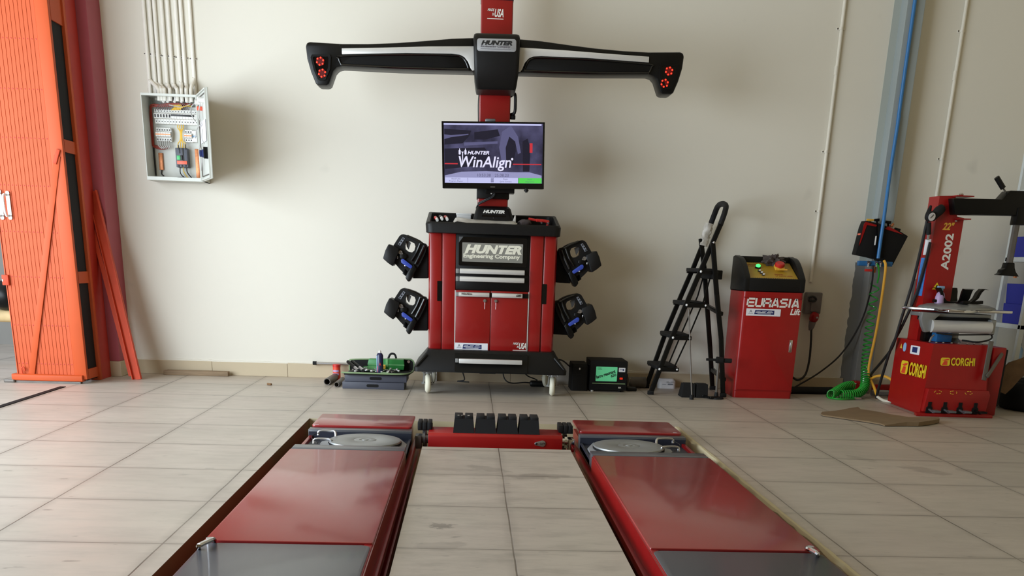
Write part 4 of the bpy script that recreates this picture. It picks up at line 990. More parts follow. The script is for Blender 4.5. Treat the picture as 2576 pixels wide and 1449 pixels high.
def group(u0, u1, v0, v1, n_, name):
    q = MB(); a = ep(u0, (v0+v1)/2, 7.87); c = ep(u1, (v0+v1)/2, 7.87); z1 = ep(u0, v0, 7.88).z; z0 = ep(u0, v1, 7.88).z; wv = (c.x-a.x)/n_; h_ = z1-z0
    for k in range(n_): q.prism([(7.925, z1), (7.89, z1), (7.888, z1-.28*h_), (7.868, z1-.34*h_), (7.868, z1-.64*h_), (7.888, z1-.72*h_), (7.89, z0), (7.925, z0)], a.x+wv*k+.0006, a.x+wv*(k+1)-.0006, axis='x')
    o = q.build(name, 'breaker_white', r, False)
    q = MB(); q.box(a.x, c.x, 7.864, 7.869, (z0+z1)/2-.004, (z0+z1)/2+.003); q.build('toggle_bar', 'copper', o)
    q = MB()
    for k in range(n_): xm = a.x+wv*(k+.5); q.box(xm-.003, xm+.003, 7.886, 7.89, z1-.02, z1-.01).box(xm-.003, xm+.003, 7.886, 7.89, z0+.008, z0+.018)
    q.build('terminals', 'wire_black', o)
    return a.x, wv, z0
gx, gw, gz = group(265, 460, 622, 800, 6, 'breaker_group')
group(638, 735, 652, 812, 3, 'breaker_group')
q = MB(); erect(q, 742, 800, 668, 812, 7.885, 7.925); nb = q.build('relay', 'breaker_white', r)
q = MB(); erect(q, 742, 762, 730, 752, 7.882, 7.886); erect(q, 770, 795, 730, 752, 7.882, 7.886); q.build('relay_screw', 'pale_blue', nb)
q = MB(); erect(q, 537, 672, 893, 1140, 7.86, 7.925, .003); mc = q.build('main_breaker', 'breaker_grey', r)
q = MB(); erect(q, 572, 578, 893, 960, 7.855, 7.862); erect(q, 618, 624, 893, 1060, 7.855, 7.862); erect(q, 590, 612, 985, 1045, 7.848, 7.862); 
for u in (565, 610, 655): erect(q, u-9, u+9, 1112, 1136, 7.856, 7.862); erect(q, u-9, u+7, 893, 910, 7.856, 7.862)
q.build('slots', 'wire_black', mc)
q = MB(); erect(q, 543, 585, 990, 1045, 7.852, 7.862); q.build('test_button', 'green_button', mc)
q = MB(); erect(q, 546, 672, 1060, 1100, 7.852, 7.862); q.build('warning_tag', 'orange_tag', mc)
q = MB(); erect(q, 316, 352, 955, 1175, 7.905, 7.925, .002); q.build('neutral_bar', 'copper', r)
q = MB(); erect(q, 800, 826, 905, 1300, 7.915, 7.925, .001); q.build('earth_bar', 'copper', r)
def wires(paths, rad, m_, name):
    q = MB()
    for P in paths: q.tube([ep(u, v, y) for u, v, y in P], rad, 6, 3)
    q.build(name, m_, r)
rnd = random.Random(4)
wires([[(760-30*k, 330+rnd.uniform(-8, 8), 7.90), (560, 330+rnd.uniform(-18, 18), 7.885), (360, 330+rnd.uniform(-15, 25), 7.885), (215, 340+rnd.uniform(-20, 20), 7.89), (195+4*k, 400, 7.90), (205+5*k, 620, 7.91), (222+5*k, 830, 7.91), (250, 880-5*k, 7.905), (340+20*k, 905-5*k, 7.90), (430, 890, 7.895)] for k in range(5)], .005, 'wire_red', 'red_wires')
wires([[(340+22*k, 250, 7.89), (350+20*k, 300, 7.885), (300+26*k, 345+rnd.uniform(-8, 8), 7.88), (260+31*k, 398, 7.885)] for k in range(15)], .003, 'wire_blue', 'blue_wires')
wires([[(420+30*k, 320, 7.885), (520+18*k, 350, 7.88), (470+22*k, 398, 7.885)] for k in range(6)] + [[(555+24*k, 590, 7.885), (555+24*k, 630, 7.88), (585+8*k, 680, 7.875), (585+10*k, 790, 7.875), (560+30*k, 830, 7.875), (555+30*k, 895, 7.87)] for k in range(4)] + [[(625, 1135, 7.87), (630, 1190, 7.88), (680, 1270, 7.89), (720, 1290, 7.9)], [(560, 385, 7.88), (660, 345, 7.88), (740, 350, 7.885)]], .0035, 'wire_yellow', 'yellow_wires')
wires([[(300+28*k, 798, 7.885), (305+28*k, 860, 7.88), (350+22*k, 900, 7.88)] for k in range(6)] + [[(440, 330, 7.88), (600, 360, 7.88), (720, 320, 7.885)], [(800, 300, 7.80), (740, 340, 7.80), (725, 430, 7.82), (760, 510, 7.83), (790, 545, 7.84)], [(470, 800, 7.885), (480, 700, 7.89), (455, 625, 7.89)]], .004, 'wire_grey', 'grey_wires')
wires([[(585, 1140, 7.87), (590, 1220, 7.88), (640, 1275, 7.89), (700, 1290, 7.9)], [(668, 1140, 7.87), (680, 1210, 7.88), (740, 1285, 7.9)], [(700, 1288, 7.9), (600, 1275, 7.9), (490, 1285, 7.9)], [(345, 1180, 7.91), (345, 1230, 7.92), (375, 1255, 7.92)], [(655, 845, 7.86), (655, 895, 7.865)], [(560, 850, 7.86), (568, 895, 7.865)], [(215, 720, 7.93), (245, 1000, 7.93), (270, 1240, 7.93)]], .0042, 'wire_black', 'black_wires')
q = MB()
for u in (375, 430, 520, 610, 680, 715): q.tube([ep(u, 205, 7.88), ep(u+4, 250, 7.88), ep(u-10, 300, 7.885)], .011, 8)
q.build('gland_sleeves', 'white_plastic', r)
# conduits on the right half of the wall
def rcon(xw, zb, clips, label):
    yy = WY-.013; r = thing('conduit_pipe', label, 'conduit', (xw, yy, zb))
    q = MB(); q.tube([(xw, yy, 4.28), (xw, yy, zb)], .0125, 10, 1)
    for v in q.bm.verts: v.co.x += .003*sin(v.co.z*2)
    q.build('pipe', 'conduit_cream', r)
    q = MB()
    for z in (3.2, 2.38): q.cyl((xw, yy, z-.03), (xw, yy, z+.03), .0145, seg=10)
    q.build('coupling', 'conduit_cream', r)
    for z in clips:
        q = MB(); q.box(xw-.03, xw+.03, yy+.004, WY+.001, z-.009, z+.009, .002).cyl((xw, yy, z-.008), (xw, yy, z+.008), .0155, seg=12); c_ = q.build('clip', 'conduit_cream', r)
        q = MB(); q.sphere((xw-.025, yy+.003, z), .006, (1, .6, 1), 8); q.build('clip_screw', 'steel_dull', c_)
rcon(2.722, .86, (2.66, 1.82, 1.06+.33), 'cream conduit pipe running down to the socket beside the red lift console')
rcon(3.637, .60, (2.68, 1.80, .95), 'cream conduit pipe behind the tire changer column')
q = MB(); p = at(2310, 730, WY-.03); q.box(p.x-.04, p.x+.045, WY-.05, WY+.002, p.z-.12, p.z+.085, .01); tag(q.build('wall_socket', 'socket_grey'), 'grey socket box on the wall behind the tire changer column', 'socket')
# ================================================================== THINGS ON THE FLOOR LEFT OF THE CART
A = at(787, 915, 7.93); B = at(1000, 918, 7.93)
r = thing('metal_pipe', 'long silver pipe with black end cap lying along the baseboard', 'pipe', (A.x, 7.93, .1))
zz = .118
q = MB(); q.cyl((A.x+.03, 7.93, zz), (B.x+.25, 7.93, zz), .0105, seg=14); q.build('tube', 'silver', r)
q = MB(); q.cyl((A.x, 7.93, zz), (A.x+.03, 7.93, zz), .015, seg=14); q.build('end_cap', 'black_rubber', r)
p = at(847, 932, 7.86); r = thing('spray_can', 'short orange can standing behind the dark pipe stub by the baseboard', 'can', (p.x, 7.86, 0))
q = MB(); q.cyl((p.x, 7.86, 0), (p.x, 7.86, .105), .030, seg=20); cb = q.build('can_body', 'orange_can', r)
q = MB(); q.lathe([(.001, .100), (.031, .100), (.031, .118), (.026, .122), (.001, .122)], (p.x, 7.86, 0), ZU, 20); q.build('lid', 'red_bright', r)
q = MB()
for z in (.045, .07): 
    q.loft([[(p.x+.0305*sin(a_), 7.86-.0305*cos(a_), z+dz) for a_ in [radians(k) for k in range(-60, 50, 10)]]+[(p.x+.0301*sin(a_), 7.86-.0301*cos(a_), z+dz) for a_ in [radians(k) for k in range(40, -70, -10)]] for dz in (-.008, .008)])
q.build('label_band', 'lilac', cb)
def stub_pipe(u, v, ue, ve, rad, label):
    a = fl(u, v+8, 0); a = Vector((a.x, a.y, rad)); c = fl(ue, ve, rad); d_ = (Vector((c.x, c.y, rad))-a)
    d_ = d_.normalized(); L_ = .34; z = d_; e = a+d_*L_
    q = MB(); xx = z.orthogonal().normalized(); yy = z.cross(xx)
    R = lambda cc, rd: [cc+(xx*cos(2*pi*k/22)+yy*sin(2*pi*k/22))*rd for k in range(22)]
    q.loft([R(a, rad), R(e, rad), R(e, rad*.8), R(a, rad*.8)], close=True)
    return tag(q.build('pipe_stub', 'steel_dull'), label, 'pipe')
stub_pipe(823, 961, 858, 938, .026, 'thicker dark hollow pipe stub on the floor in front of the orange can')
stub_pipe(847, 966, 872, 945, .019, 'thinner dark pipe stub between the thick pipe and the grey cases')
# two grey flat cases, one on the other
def case(u0, u1, y0, y1, z0, z1, hu, label):
    a = at(u0, 960, y0).x; c = at(u1, 960, y0).x; r = thing('flat_case', label, 'tool case', ((a+c)/2, y0, z0), 'grey flat cases left of the cart')
    q = MB(); q.box(a, c, y0, y1, z0, z1, .004); q.build('case_body', 'case_grey', r)
    xh = at(hu, 960, y0).x; q = MB(); q.prism(rr(xh-.045, xh+.045, (z0+z1)/2-.011, (z0+z1)/2+.011, .011), y0-.0015, y0+.002); q.build('hand_slot', 'black_matte', r)
    return a, c
case(861, 1017, 7.33, 7.60, .0, .052, 937, 'lower grey flat plastic case on the floor beside the left caster')
case(867, 1023, 7.34, 7.60, .053, .105, 945, 'upper grey flat plastic case, carrying the open green tool kit')
# open tool kit
x0, x1 = at(864, 945, 7.32).x, at(1042, 940, 7.55).x
zt = .106
r = thing('tool_kit', 'open green and black tool kit full of wrenches on the grey cases', 'tool kit', ((x0+x1)/2, 7.45, zt))
lo = [(x0+.005, 7.30), (x1-.09, 7.30), (x1-.03, 7.34), (x1-.005, 7.58), (x0+.07, 7.60)]
q = MB(); q.prism(lo, zt, zt+.012, axis='z', bev=.003); q.build('tray_lining', 'black_rubber', r)
q = MB(); q.tube([(a_, c_, zt+.016) for a_, c_ in [(x0-.012, 7.31), (x0+.06, 7.295), (x0+.2, 7.285), (x1-.12, 7.287), (x1-.05, 7.32), (x1-.015, 7.40), (x1-.004, 7.58)]], .006, 8); q.build('piping', 'green_piping', r)
P = [at(u, v, 7.60) for u, v in ((880, 932), (880, 910), (886, 904), (940, 903), (1020, 903), (1036, 905), (1042, 915), (1040, 932))]
q = MB(); q.prism([(v.x, max(v.z, zt)) for v in P], 7.595, 7.612); q.build('back_flap', 'black_rubber', r)
q = MB(); q.tube([(v.x, 7.59, max(v.z, zt)) for v in P], .0055, 8); q.build('piping', 'green_piping', r)
a, c = at(925, 922, 7.54), at(1016, 902, 7.54)
q = MB(); q.prism([(a.x+.01, zt+.02), (c.x, zt+.02), (c.x+.004, zt+.05), (c.x, zt+.098), (a.x+.012, zt+.098), (a.x, zt+.06)], 7.52, 7.59, bev=.004); gb = q.build('socket_case', 'green_case', r)
q = MB(); q.box(a.x+.002, c.x+.004, 7.517, 7.522, zt+.054, zt+.062).box(a.x+.14, a.x+.16, 7.515, 7.523, zt+.04, zt+.10, .002); q.build('case_seam', 'green_pale', gb)
q = MB(); q.tube([(a.x+.15, 7.60, zt+.09), (a.x+.165, 7.60, zt+.125), (a.x+.185, 7.60, zt+.135), (a.x+.205, 7.60, zt+.125), (a.x+.215, 7.60, zt+.09)], .008, 8, 4); q.build('carry_handle', 'black_rubber', gb)
q = MB(); q.prism([(a.x-.07, 7.42), (a.x+.14, 7.42), (a.x+.17, 7.51), (a.x-.05, 7.51)], zt+.018, zt+.024, axis='z').prism([(a.x-.06, zt+.02), (a.x+.10, zt+.02), (a.x+.08, zt+.045), (a.x-.02, zt+.045)], 7.505, 7.512); q.build('tool_mat', 'green_pale', r)
q = MB(); q.box(a.x+.105, a.x+.14, 7.49, 7.50, zt+.028, zt+.06, .003); yl = q.build('buckle', 'yellow_orange', r)
q = MB(); q.box(a.x+.112, a.x+.133, 7.487, 7.491, zt+.036, zt+.04).box(a.x+.112, a.x+.133, 7.487, 7.491, zt+.048, zt+.052); q.build('buckle_slot', 'black_matte', yl)
q = MB(); q.cyl((x1-.045, 7.588, zt+.078), (x1-.045, 7.594, zt+.078), .011, seg=14); q.build('eyelet', 'chrome', r)
rnd = random.Random(11)
for k in range(17):
    xk = x0+.10+.0185*k+rnd.uniform(-.008, .008); yk = 7.36+rnd.uniform(0, .10); an_ = rnd.uniform(-.9, .9)+(.6 if k % 2 else -.6); L_ = rnd.uniform(.045, .075)
    A_ = Vector((xk-L_*cos(an_)*.6, yk-L_*sin(an_), zt+.022+rnd.uniform(0, .012))); B_ = Vector((xk+L_*cos(an_)*.6, yk+L_*sin(an_), zt+.026+rnd.uniform(0, .014)))
    q = MB(); q.bar(A_, B_, .010, .005, (0, 0, 1), .001).cyl(A_-Vector((0, 0, .004)), A_+Vector((0, 0, .004)), .011, seg=12).cyl(B_-Vector((0, 0, .004)), B_+Vector((0, 0, .004)), .009, seg=12)
    tag(q.build('wrench', 'alu_white' if k % 3 == 1 else ('silver' if k % 3 else 'steel_dull')), 'steel wrench lying loose among the others in the open tool kit', 'wrench', 'wrenches in the tool kit')
for k, (u, v, ln) in enumerate(((905, 922, .09), (893, 920, .07))):
    p = at(u, v, 7.44); r = thing('ratchet_handle', ['black handled ratchet with silver end, nearer the spray can', 'black handled driver at the left edge of the tool kit'][k], 'ratchet', (p.x, 7.44, zt+.02))
    q = MB(); q.tube([(p.x-.06, 7.50, zt+.075), (p.x-.03, 7.46, zt+.06), (p.x, 7.42, zt+.045)], [.013], 10); q.build('grip', 'black_satin', r)
    q = MB(); q.cyl((p.x, 7.42, zt+.045), (p.x+.03, 7.38, zt+.025), .011, .014, 12); q.build('head', 'silver', r)
p = at(956, 938, 7.36); zc = zt+.014; r = thing('aerosol_can', 'tall dark blue aerosol can with white cap standing in the open tool kit', 'spray can', (p.x, 7.36, zc))
q = MB(); q.lathe([(.001, 0), (.024, 0), (.025, .004), (.025, .128), (.020, .140), (.013, .146), (.001, .146)], (p.x, 7.36, zc), ZU, 24); cb = q.build('can_body', 'inkblue_can', r)
q = MB(); q.lathe([(.001, .146), (.011, .146), (.010, .158), (.006, .164), (.001, .165)], (p.x, 7.36, zc), ZU, 16); q.build('nozzle', 'white_plastic', r)
def wrapband(q, cx, cy, z0, z1, rad, a0, a1):
    K = range(int(a0), int(a1)+1, 6)
    q.loft([[(cx+rad*sin(radians(k)), cy-rad*cos(radians(k)), z) for k in K]+[(cx+(rad-.0005)*sin(radians(k)), cy-(rad-.0005)*cos(radians(k)), z) for k in reversed(K)] for z in (z0, z1)])
q = MB(); wrapband(q, p.x, 7.36, zc+.006, zc+.126, .0254, -78, -44); q.build('pale_stripe', 'pale_blue', cb)
q = MB(); wrapband(q, p.x, 7.36, zc+.006, zc+.05, .0254, -44, -30); q.text('A', (p.x-.004, 7.3335, zc+.055), XR, ZU, .015, .022, 0, .01); q.build('red_mark', 'red_bright', cb)
q = MB(); p2 = at(968, 940, 7.33); q.tube([(p2.x-.03, 7.32, zt+.02), (p2.x+.02, 7.31, zt+.02)], .004, 8).sphere((p2.x+.024, 7.31, zt+.02), .009, (1, 1, .6), 10); tag(q.build('green_stick', 'green_piping'), 'short pale green stick beside the foot of the aerosol can', 'tool')
# ================================================================== BEHIND AND RIGHT OF THE CART
q = MB(); p = at(1425, 930, 7.93); q.box(p.x-.07, p.x+.035, 7.93, 7.955, .0, .19, .003); tag(q.build('white_board', 'white_plastic'), 'pale board propped against the wall behind the right caster', 'board')
q = MB(); p = at(1090, 930, 7.94); q.box(p.x-.035, p.x+.03, 7.93, 7.95, .0, .14, .003); tag(q.build('white_board', 'white_plastic'), 'pale board propped against the wall behind the left caster', 'board')
p = at(1360, 965, 7.8); q = MB(); q.box(p.x-.09, p.x+.09, 7.72, 7.80, 0, .045, .014); tag(q.build('power_strip', 'black_satin'), 'black power strip on the floor under the cart', 'power strip')
for pts, lab in (([(1265, 935, 7.75), (1268, 950, 7.75), (1276, 960, 7.74), (1292, 964, 7.74), (1320, 962, 7.75), (1340, 964, 7.76)], 'black cable hanging under the middle of the cart'), ([(1318, 936, 7.76), (1328, 946, 7.76), (1345, 953, 7.78), (1352, 957, 7.78)], 'thin black cable running to the power strip under the cart'), ([(1163, 934, 7.76), (1168, 950, 7.76), (1166, 957, 7.76), (1150, 959, 7.77), (1180, 961, 7.75)], 'thin black cable drooping behind the left caster')):
    P_ = [at(*q_) for q_ in pts]
    q = MB(); q.tube([(v.x, v.y, max(v.z, .006)) for v in P_], .005, 8); tag(q.build('power_cable', 'black_cable'), lab, 'cable')
def bx(u0, u1, vb, vt, Y): 
    a = at(u0, vb, Y); c = at(u1, vb, Y); t_ = at(u0, vt, Y); return a.x, c.x, t_.z
# small black unit and the ferro resonant stabiliser
a, c, z = bx(1437, 1477, 980, 917, 7.55)
r = thing('power_unit', 'small plain black power unit left of the green labelled stabiliser', 'power supply', ((a+c)/2, 7.55, 0))
q = MB(); q.loft([sec(a, c, 7.55, 7.80, .01, zz) for zz in (0, .185)]+[sec(a+.004, c-.004, 7.57, 7.80, .01, .205)]); q.build('casing', 'black_matte', r)
q = MB(); q.sphere((a+.058, 7.548, .17), .006, (1, .5, 1.4), 8); q.build('indicator', 'dot_white', r)
q = MB(); q.box(a+.045, a+.075, 7.547, 7.551, .125, .129); q.build('slot', 'black_rubber', r)
q = MB(); q.tube([(a-.14, 7.90, .20), (a-.06, 7.82, .205), (a-.005, 7.70, .17)], .006, 8); tag(q.build('power_cable', 'black_cable'), 'black cable entering the left side of the small power unit', 'cable')
q = MB(); q.tube([(c-.005, 7.62, .17), (c+.012, 7.60, .20), (c+.024, 7.60, .17), (c+.02, 7.62, .12)], .006, 8); tag(q.build('power_cable', 'black_cable'), 'short black cable looping between the power unit and the stabiliser', 'cable')
a, c, z = bx(1482, 1575, 985, 914, 7.53)
r = thing('voltage_stabiliser', 'black voltage stabiliser with green screen-like front panel on the floor', 'stabiliser', ((a+c)/2, 7.53, 0))
q = MB(); q.box(a, c, 7.53, 7.83, .012, .236, .004); q.build('casing', 'black_matte', r)
W_ = c-a
q = MB(); q.prism(rr(a+.045, a+.045+.165, .082, .192, .004), 7.526, 7.53); gp = q.build('front_label', 'label_green_glow', r)
q = MB(); q.text('ferro resonant', (a+.052, 7.5255, .098), (1, 0, .36), (-.36, 0, 1), .155, .026, 0, .03, space=.95).text('650', (a+.165, 7.5255, .112), (1, 0, .3), (-.3, 0, 1), .042, .022, 0, .03).text('voltage', (a+.056, 7.5255, .181), XR, ZU, .03, .006).text('stabilizer', (a+.056, 7.5255, .172), XR, ZU, .036, .006); q.build('lettering', 'dark_ink', gp)
q = MB(); q.prism(rr(c-.068, c-.018, .155, .188, .003), 7.526, 7.53); mt_ = q.build('meter', 'white_label', r)
q = MB(); q.box(c-.06, c-.04, 7.525, 7.527, .172, .176).cyl((c-.033, 7.5265, .172), (c-.033, 7.525, .172), .007, seg=10); q.build('meter_scale', 'navy_ink', mt_)
q = MB(); q.prism(rr(c-.058, c-.034, .098, .113, .003), 7.524, 7.53); q.build('rocker_switch', 'lamp_red', r)
q = MB(); q.box(a+.02, c-.012, 7.527, 7.53, .062, .068); q.build('trim_line', 'green_piping', r)
q = MB(); q.text('EA', (c-.063, 7.5295, .03), XR, ZU, .022, .011, 0, .05); q.build('badge', 'white_ink', r)
for xx in (a+.025, c-.05):
    q = MB(); q.cyl((xx, 7.55, 0), (xx, 7.55, .013), .011, seg=12); q.build('foot', 'white_plastic' if xx < a+.1 else 'black_rubber', r)
q = MB(); q.box(c-.22, c-.17, 7.8, 7.82, 0, .012); q.build('foot', 'black_rubber', r)
a2, c2, z2 = bx(1576, 1601, 984, 948, 7.62)
q = MB(); q.box(a2, c2, 7.60, 7.72, 0, .028, .008).box(a2-.005, a2+.02, 7.72, 7.78, 0, .12, .004); tag(q.build('battery_adapter', 'black_satin'), 'low black adapter on the floor right of the stabiliser', 'adapter')
a2, c2, z2 = bx(1583, 1625, 972, 950, 7.80)
r = thing('wrapped_roll', 'clear plastic wrapped roll lying between stabiliser and ladder', 'wrapped roll', (a2, 7.82, 0))
q = MB(); q.cyl((a2, 7.83, .045), (c2, 7.84, .045), .043, seg=18); q.build('wrapped_body', 'steel_dull', r)
q = MB(); q.box(a2-.004, a2+.005, 7.80, 7.84, .004, .085, .003); q.build('bright_end', 'silver', r)
a2, c2, z2 = bx(1655, 1698, 972, 950, 7.86)
r = thing('label_packet', 'white printed packet in clear wrap on the floor behind the ladder', 'packet', (a2, 7.88, 0))
q = MB(); q.loft([sec(a2, c2+.005, 7.84, 7.93, .03, 0), sec(a2, c2+.003, 7.845, 7.93, .03, .055), sec(a2+.01, c2-.012, 7.86, 7.92, .03, .075)]); pk = q.build('packet_body', 'white_label', r)
q = MB(); q.text('1200 x 2400', (a2+.06, 7.8395, .048), XR, ZU, .06, .009, .1).box(a2+.075, a2+.115, 7.838, 7.8405, .03, .040).box(a2+.03, a2+.06, 7.8385, 7.8405, .034, .036); q.build('print', 'grey_ink', pk)
# ================================================================== STEP LADDER
YN, YFa = 7.44, 7.86
def L2(P, Y): return [at(u, v, Y) for u, v in P]
r = thing('step_ladder', 'black folding step ladder with four steps and a hooped top rail, standing sideways', 'ladder', (1.68, 7.65, 0))
def rail(q, P, w_=.036, d_=.022):
    for k in range(len(P)-1): q.bar(P[k], P[k+1]+(P[k+1]-P[k]).normalized()*.004, w_, d_, (0, 1, 0), .004)
near = L2([(1637, 988), (1694, 840), (1737, 740), (1763, 680), (1793, 610), (1812, 566)], YN)
far = L2([(1626, 972), (1676, 833), (1715, 740), (1744, 674), (1767, 617), (1789, 561)], YFa)
near[0].z = 0.012; far[0].z = .012
q = MB(); rail(q, near); q.build('front_rail', 'black_satin', r)
q = MB(); rail(q, far); q.build('front_rail', 'black_satin', r)
tp = [near[-1], at(1823, 535, 7.47), at(1826, 518, 7.54), at(1817, 513, 7.65), at(1806, 519, 7.76), at(1797, 540, 7.83), far[-1]]
q = MB(); q.tube(tp, .021, 10, 4); q.build('grab_hoop', 'black_rubber', r)
rn = L2([(1793, 610), (1803, 740), (1814, 852), (1819, 998)], YN-.03); rf = L2([(1763, 600), (1772, 679), (1786, 870), (1793, 976)], YFa-.01)
rn[-1].z = .0; rf[-1].z = .0
for P in (rn, rf):
    q = MB(); rail(q, P, .036, .02); q.build('rear_leg', 'black_satin', r)
for P in ((1637, 988, YN), (1626, 973, YFa), (1819, 998, YN-.03), (1793, 976, YFa-.01)):
    p = at(*P); q = MB(); q.box(p.x-.024, p.x+.022, P[2]-.016, P[2]+.016, 0, .03, .004); q.build('foot', 'black_rubber', r)
for k, (ul, ur, v, top) in enumerate(((1762, 1806, 683, 1), (1726, 1778, 767, 0), (1692, 1738, 849, 0), (1658, 1706, 928, 0))):
    p0, p1 = at(ul, v, YN), at(ur, v, YN); z = p0.z
    q = MB(); q.prism([(p0.x-.018, YN+.018), (p0.x-.028, YN+.05), (p0.x-.028, YFa-.05), (p0.x-.018, YFa-.018), (p1.x-.02, YFa-.018), (p1.x, YFa-.05), (p1.x, YN+.05), (p1.x-.02, YN+.018)], z-.004, z+.022, axis='z', bev=.004); tr = q.build('step', 'black_rubber', r)
    q = MB(); q.box(p0.x-.012, p1.x+.004, YN-.014, YN+.016, z-.018, z+.014, .005); q.build('step_bracket', 'black_satin', tr)
    q = MB(); q.box(p0.x-.012, p1.x-.01, YFa-.016, YFa+.014, z-.018, z+.014, .005); q.build('step_bracket', 'black_satin', tr)
    q = MB(); q.sphere((p0.x, YN-.020, z), .009, (1, .5, 1), 10)
    if k: q.sphere((p1.x-.012, YN-.020, z), .0075, (1, .5, 1), 10)
    q.build('rivet', 'dot_white', tr)
for P, Y in (([(1786, 700), (1770, 757), (1735, 840), (1697, 922)], YN+.02), ([(1768, 700), (1755, 745), (1716, 835), (1681, 918)], YFa-.02)):
    q = MB(); PP = L2(P, Y)
    for k in range(3): q.bar(PP[k], PP[k+1], .011, .005, (0, 1, 0))
    q.build('link_rod', 'black_satin', r)
p = at(1795, 690, 7.6); q = MB(); q.box(p.x-.05, p.x+.035, YN+.02, YFa-.02, p.z-.035, p.z+.03, .006); q.build('top_platform', 'black_matte', r)
for (u, v, u2, v2) in ((1776, 768, 1815, 790), (1792, 930, 1822, 955)):
    A_, B_ = at(u, v, YFa-.03), at(u2, v2, YN-.03); q = MB(); q.bar(A_, B_, .03, .03, (0, 0, 1), .006); q.build('cross_bar', 'black_satin', r)
p0, p1 = at(1784, 562, YFa), at(1768, 618, YFa)
q = MB(); d_ = (p1-p0).normalized(); xx = Vector((0, 1, 0)); yy = d_.cross(xx); rings = []; rnd = random.Random(2)
for k in range(13):
    cc = p0.lerp(p1, k/12); rings.append([cc+(xx*cos(2*pi*j/16)+yy*sin(2*pi*j/16))*(.034+rnd.uniform(-.006, .007)) for j in range(16)])
q.loft(rings); q.build('plastic_wrapping', 'plastic_film', r)
q = MB(); q.sphere((near[4].x, YN-.04, near[4].z), .009, (1, .5, 1), 10); q.build('hinge_bolt', 'silver', r)
# ================================================================== PEDAL DEPRESSOR AND CHOCKS
a, c, z = bx(1718, 1780, 999, 965, 7.33)
for k in range(2):
    w_ = (c-a)/2-.004; xa = a+k*(w_+.008)
    q = MB(); q.loft([[(xa-.012*(1-k), 7.32, 0), (xa+w_, 7.32, 0), (xa+w_, 7.46, 0), (xa-.012*(1-k), 7.46, 0)], [(xa, 7.335, .10), (xa+w_-.004, 7.335, .10), (xa+w_-.004, 7.43, .10), (xa, 7.43, .10)]]); q.box(xa+.012, xa+w_-.016, 7.345, 7.43, .095, .102, .002)
    tag(q.build('wheel_chock', 'black_rubber'), ['left black rubber wheel chock behind the chrome rod under the ladder', 'right black rubber wheel chock of the pair under the ladder'][k], 'wheel chock', 'wheel chocks under the ladder')
r = thing('pedal_depressor', 'thin chrome rod tool on a black base, in front of the ladder', 'pedal depressor', (1.75, 7.2, 0))
A_, B_ = at(1740, 1000, 7.22), at(1733, 778, 7.36); A_.z = .02
q = MB(); q.cyl(A_, B_, .0052, seg=12); q.build('chrome_rod', 'steel_dull', r)
q = MB(); q.cyl((A_.x, A_.y, 0), (A_.x, A_.y, .035), .016, seg=14); q.build('rod_foot', 'black_rubber', r)
P_ = [fl(u, v) for u, v in ((1715, 996), (1745, 997), (1770, 1001), (1785, 1005), (1805, 1004))]
q = MB()
for k in range(4): q.bar((P_[k].x, P_[k].y, .014), (P_[k+1].x, P_[k+1].y, .014), .02, .016, (0, 0, 1), .004)
q.build('base_arm', 'black_satin', r)
p = fl(1801, 1003); q = MB(); q.lathe([(.001, 0), (.058, 0), (.055, .012), (.018, .018), (.012, .05), (.001, .05)], (p.x, p.y, 0), ZU, 24); q.build('base_disc', 'black_rubber', r)
C_ = at(1808, 905, 7.28); q = MB(); q.cyl((p.x, p.y, .03), C_, .010, seg=12); q.build('second_rod', 'steel_dull', r)
a_ = at(1777, 904, 7.27); b_ = at(1840, 908, 7.27)
q = MB(); q.cyl(a_, b_, .010, seg=12).cyl(at(1822, 907, 7.27), b_, .017, seg=12).cyl(at(1802, 905, 7.27), at(1818, 907, 7.27), .024, seg=14); q.build('cross_handle', 'black_rubber', r)
# ================================================================== RED LIFT CONSOLE
X0, X1, Y0, Y1 = 2.040, 2.492, 7.40, 7.80
r = thing('lift_console', 'red floor console with black top and yellow control panel, right of the ladder', 'control console', ((X0+X1)/2, 7.6, 0))
q = MB(); q.loft([sec(X0, X1, Y0, Y1, .02, z) for z in (0, .79)]); q.build('cabinet', 'red_machine', r)
q = MB(); q.prism(rr(X0+.018, X1-.006, .062, .735, .006), Y0-.006, Y0+.002, bev=.002); dr = q.build('front_door', 'red_machine', r)
q = MB()
def block_word(q, word, x0, z0, w_, h_, y, shear):
    # wide rounded block capitals made of strokes on a unit cell
    G = {'E': [((.16, .08), (1, .08)), ((.12, .5), (.95, .5)), ((.16, .92), (1, .92)), ((.08, .14), (.08, .86))], 'U': [((.08, 1), (.08, .14)), ((.14, .08), (.86, .08)), ((.92, .14), (.92, 1))],
         'R': [((.08, 0), (.08, 1)), ((.08, .92), (.84, .92)), ((.92, .84), (.92, 0)), ((.08, .46), (.92, .46))], 'A': [((.08, 0), (.44, 1)), ((.92, 0), (.56, 1)), ((.26, .26), (.74, .26)), ((.42, .93), (.58, .93))],
         'S': [((1, .92), (.16, .92)), ((.08, .86), (.08, .58)), ((.14, .5), (.86, .5)), ((.92, .44), (.92, .14)), ((.84, .08), (0, .08))], 'I': [((.5, 0), (.5, 1))]}
    wid = {'I': .36}; tot = sum(wid.get(c, 1) for c in word)+.14*(len(word)-1); u = w_/tot; x = x0
    for c in word:
        cw = wid.get(c, 1)*u
        for (a0, b0), (a1, b1) in G[c]:
            A_ = Vector((x+a0*cw+shear*b0*h_, y, z0+b0*h_)); B_ = Vector((x+a1*cw+shear*b1*h_, y, z0+b1*h_))
            q.bar(A_, B_+(B_-A_).normalized()*.001, .0135, .0012, (0, 1, 0))
        x += cw+.14*u
block_word(q, 'EURASIA', 2.068, .678, .396, .062, Y0-.0066, .08); q.build('brand_lettering', 'white_ink', dr)
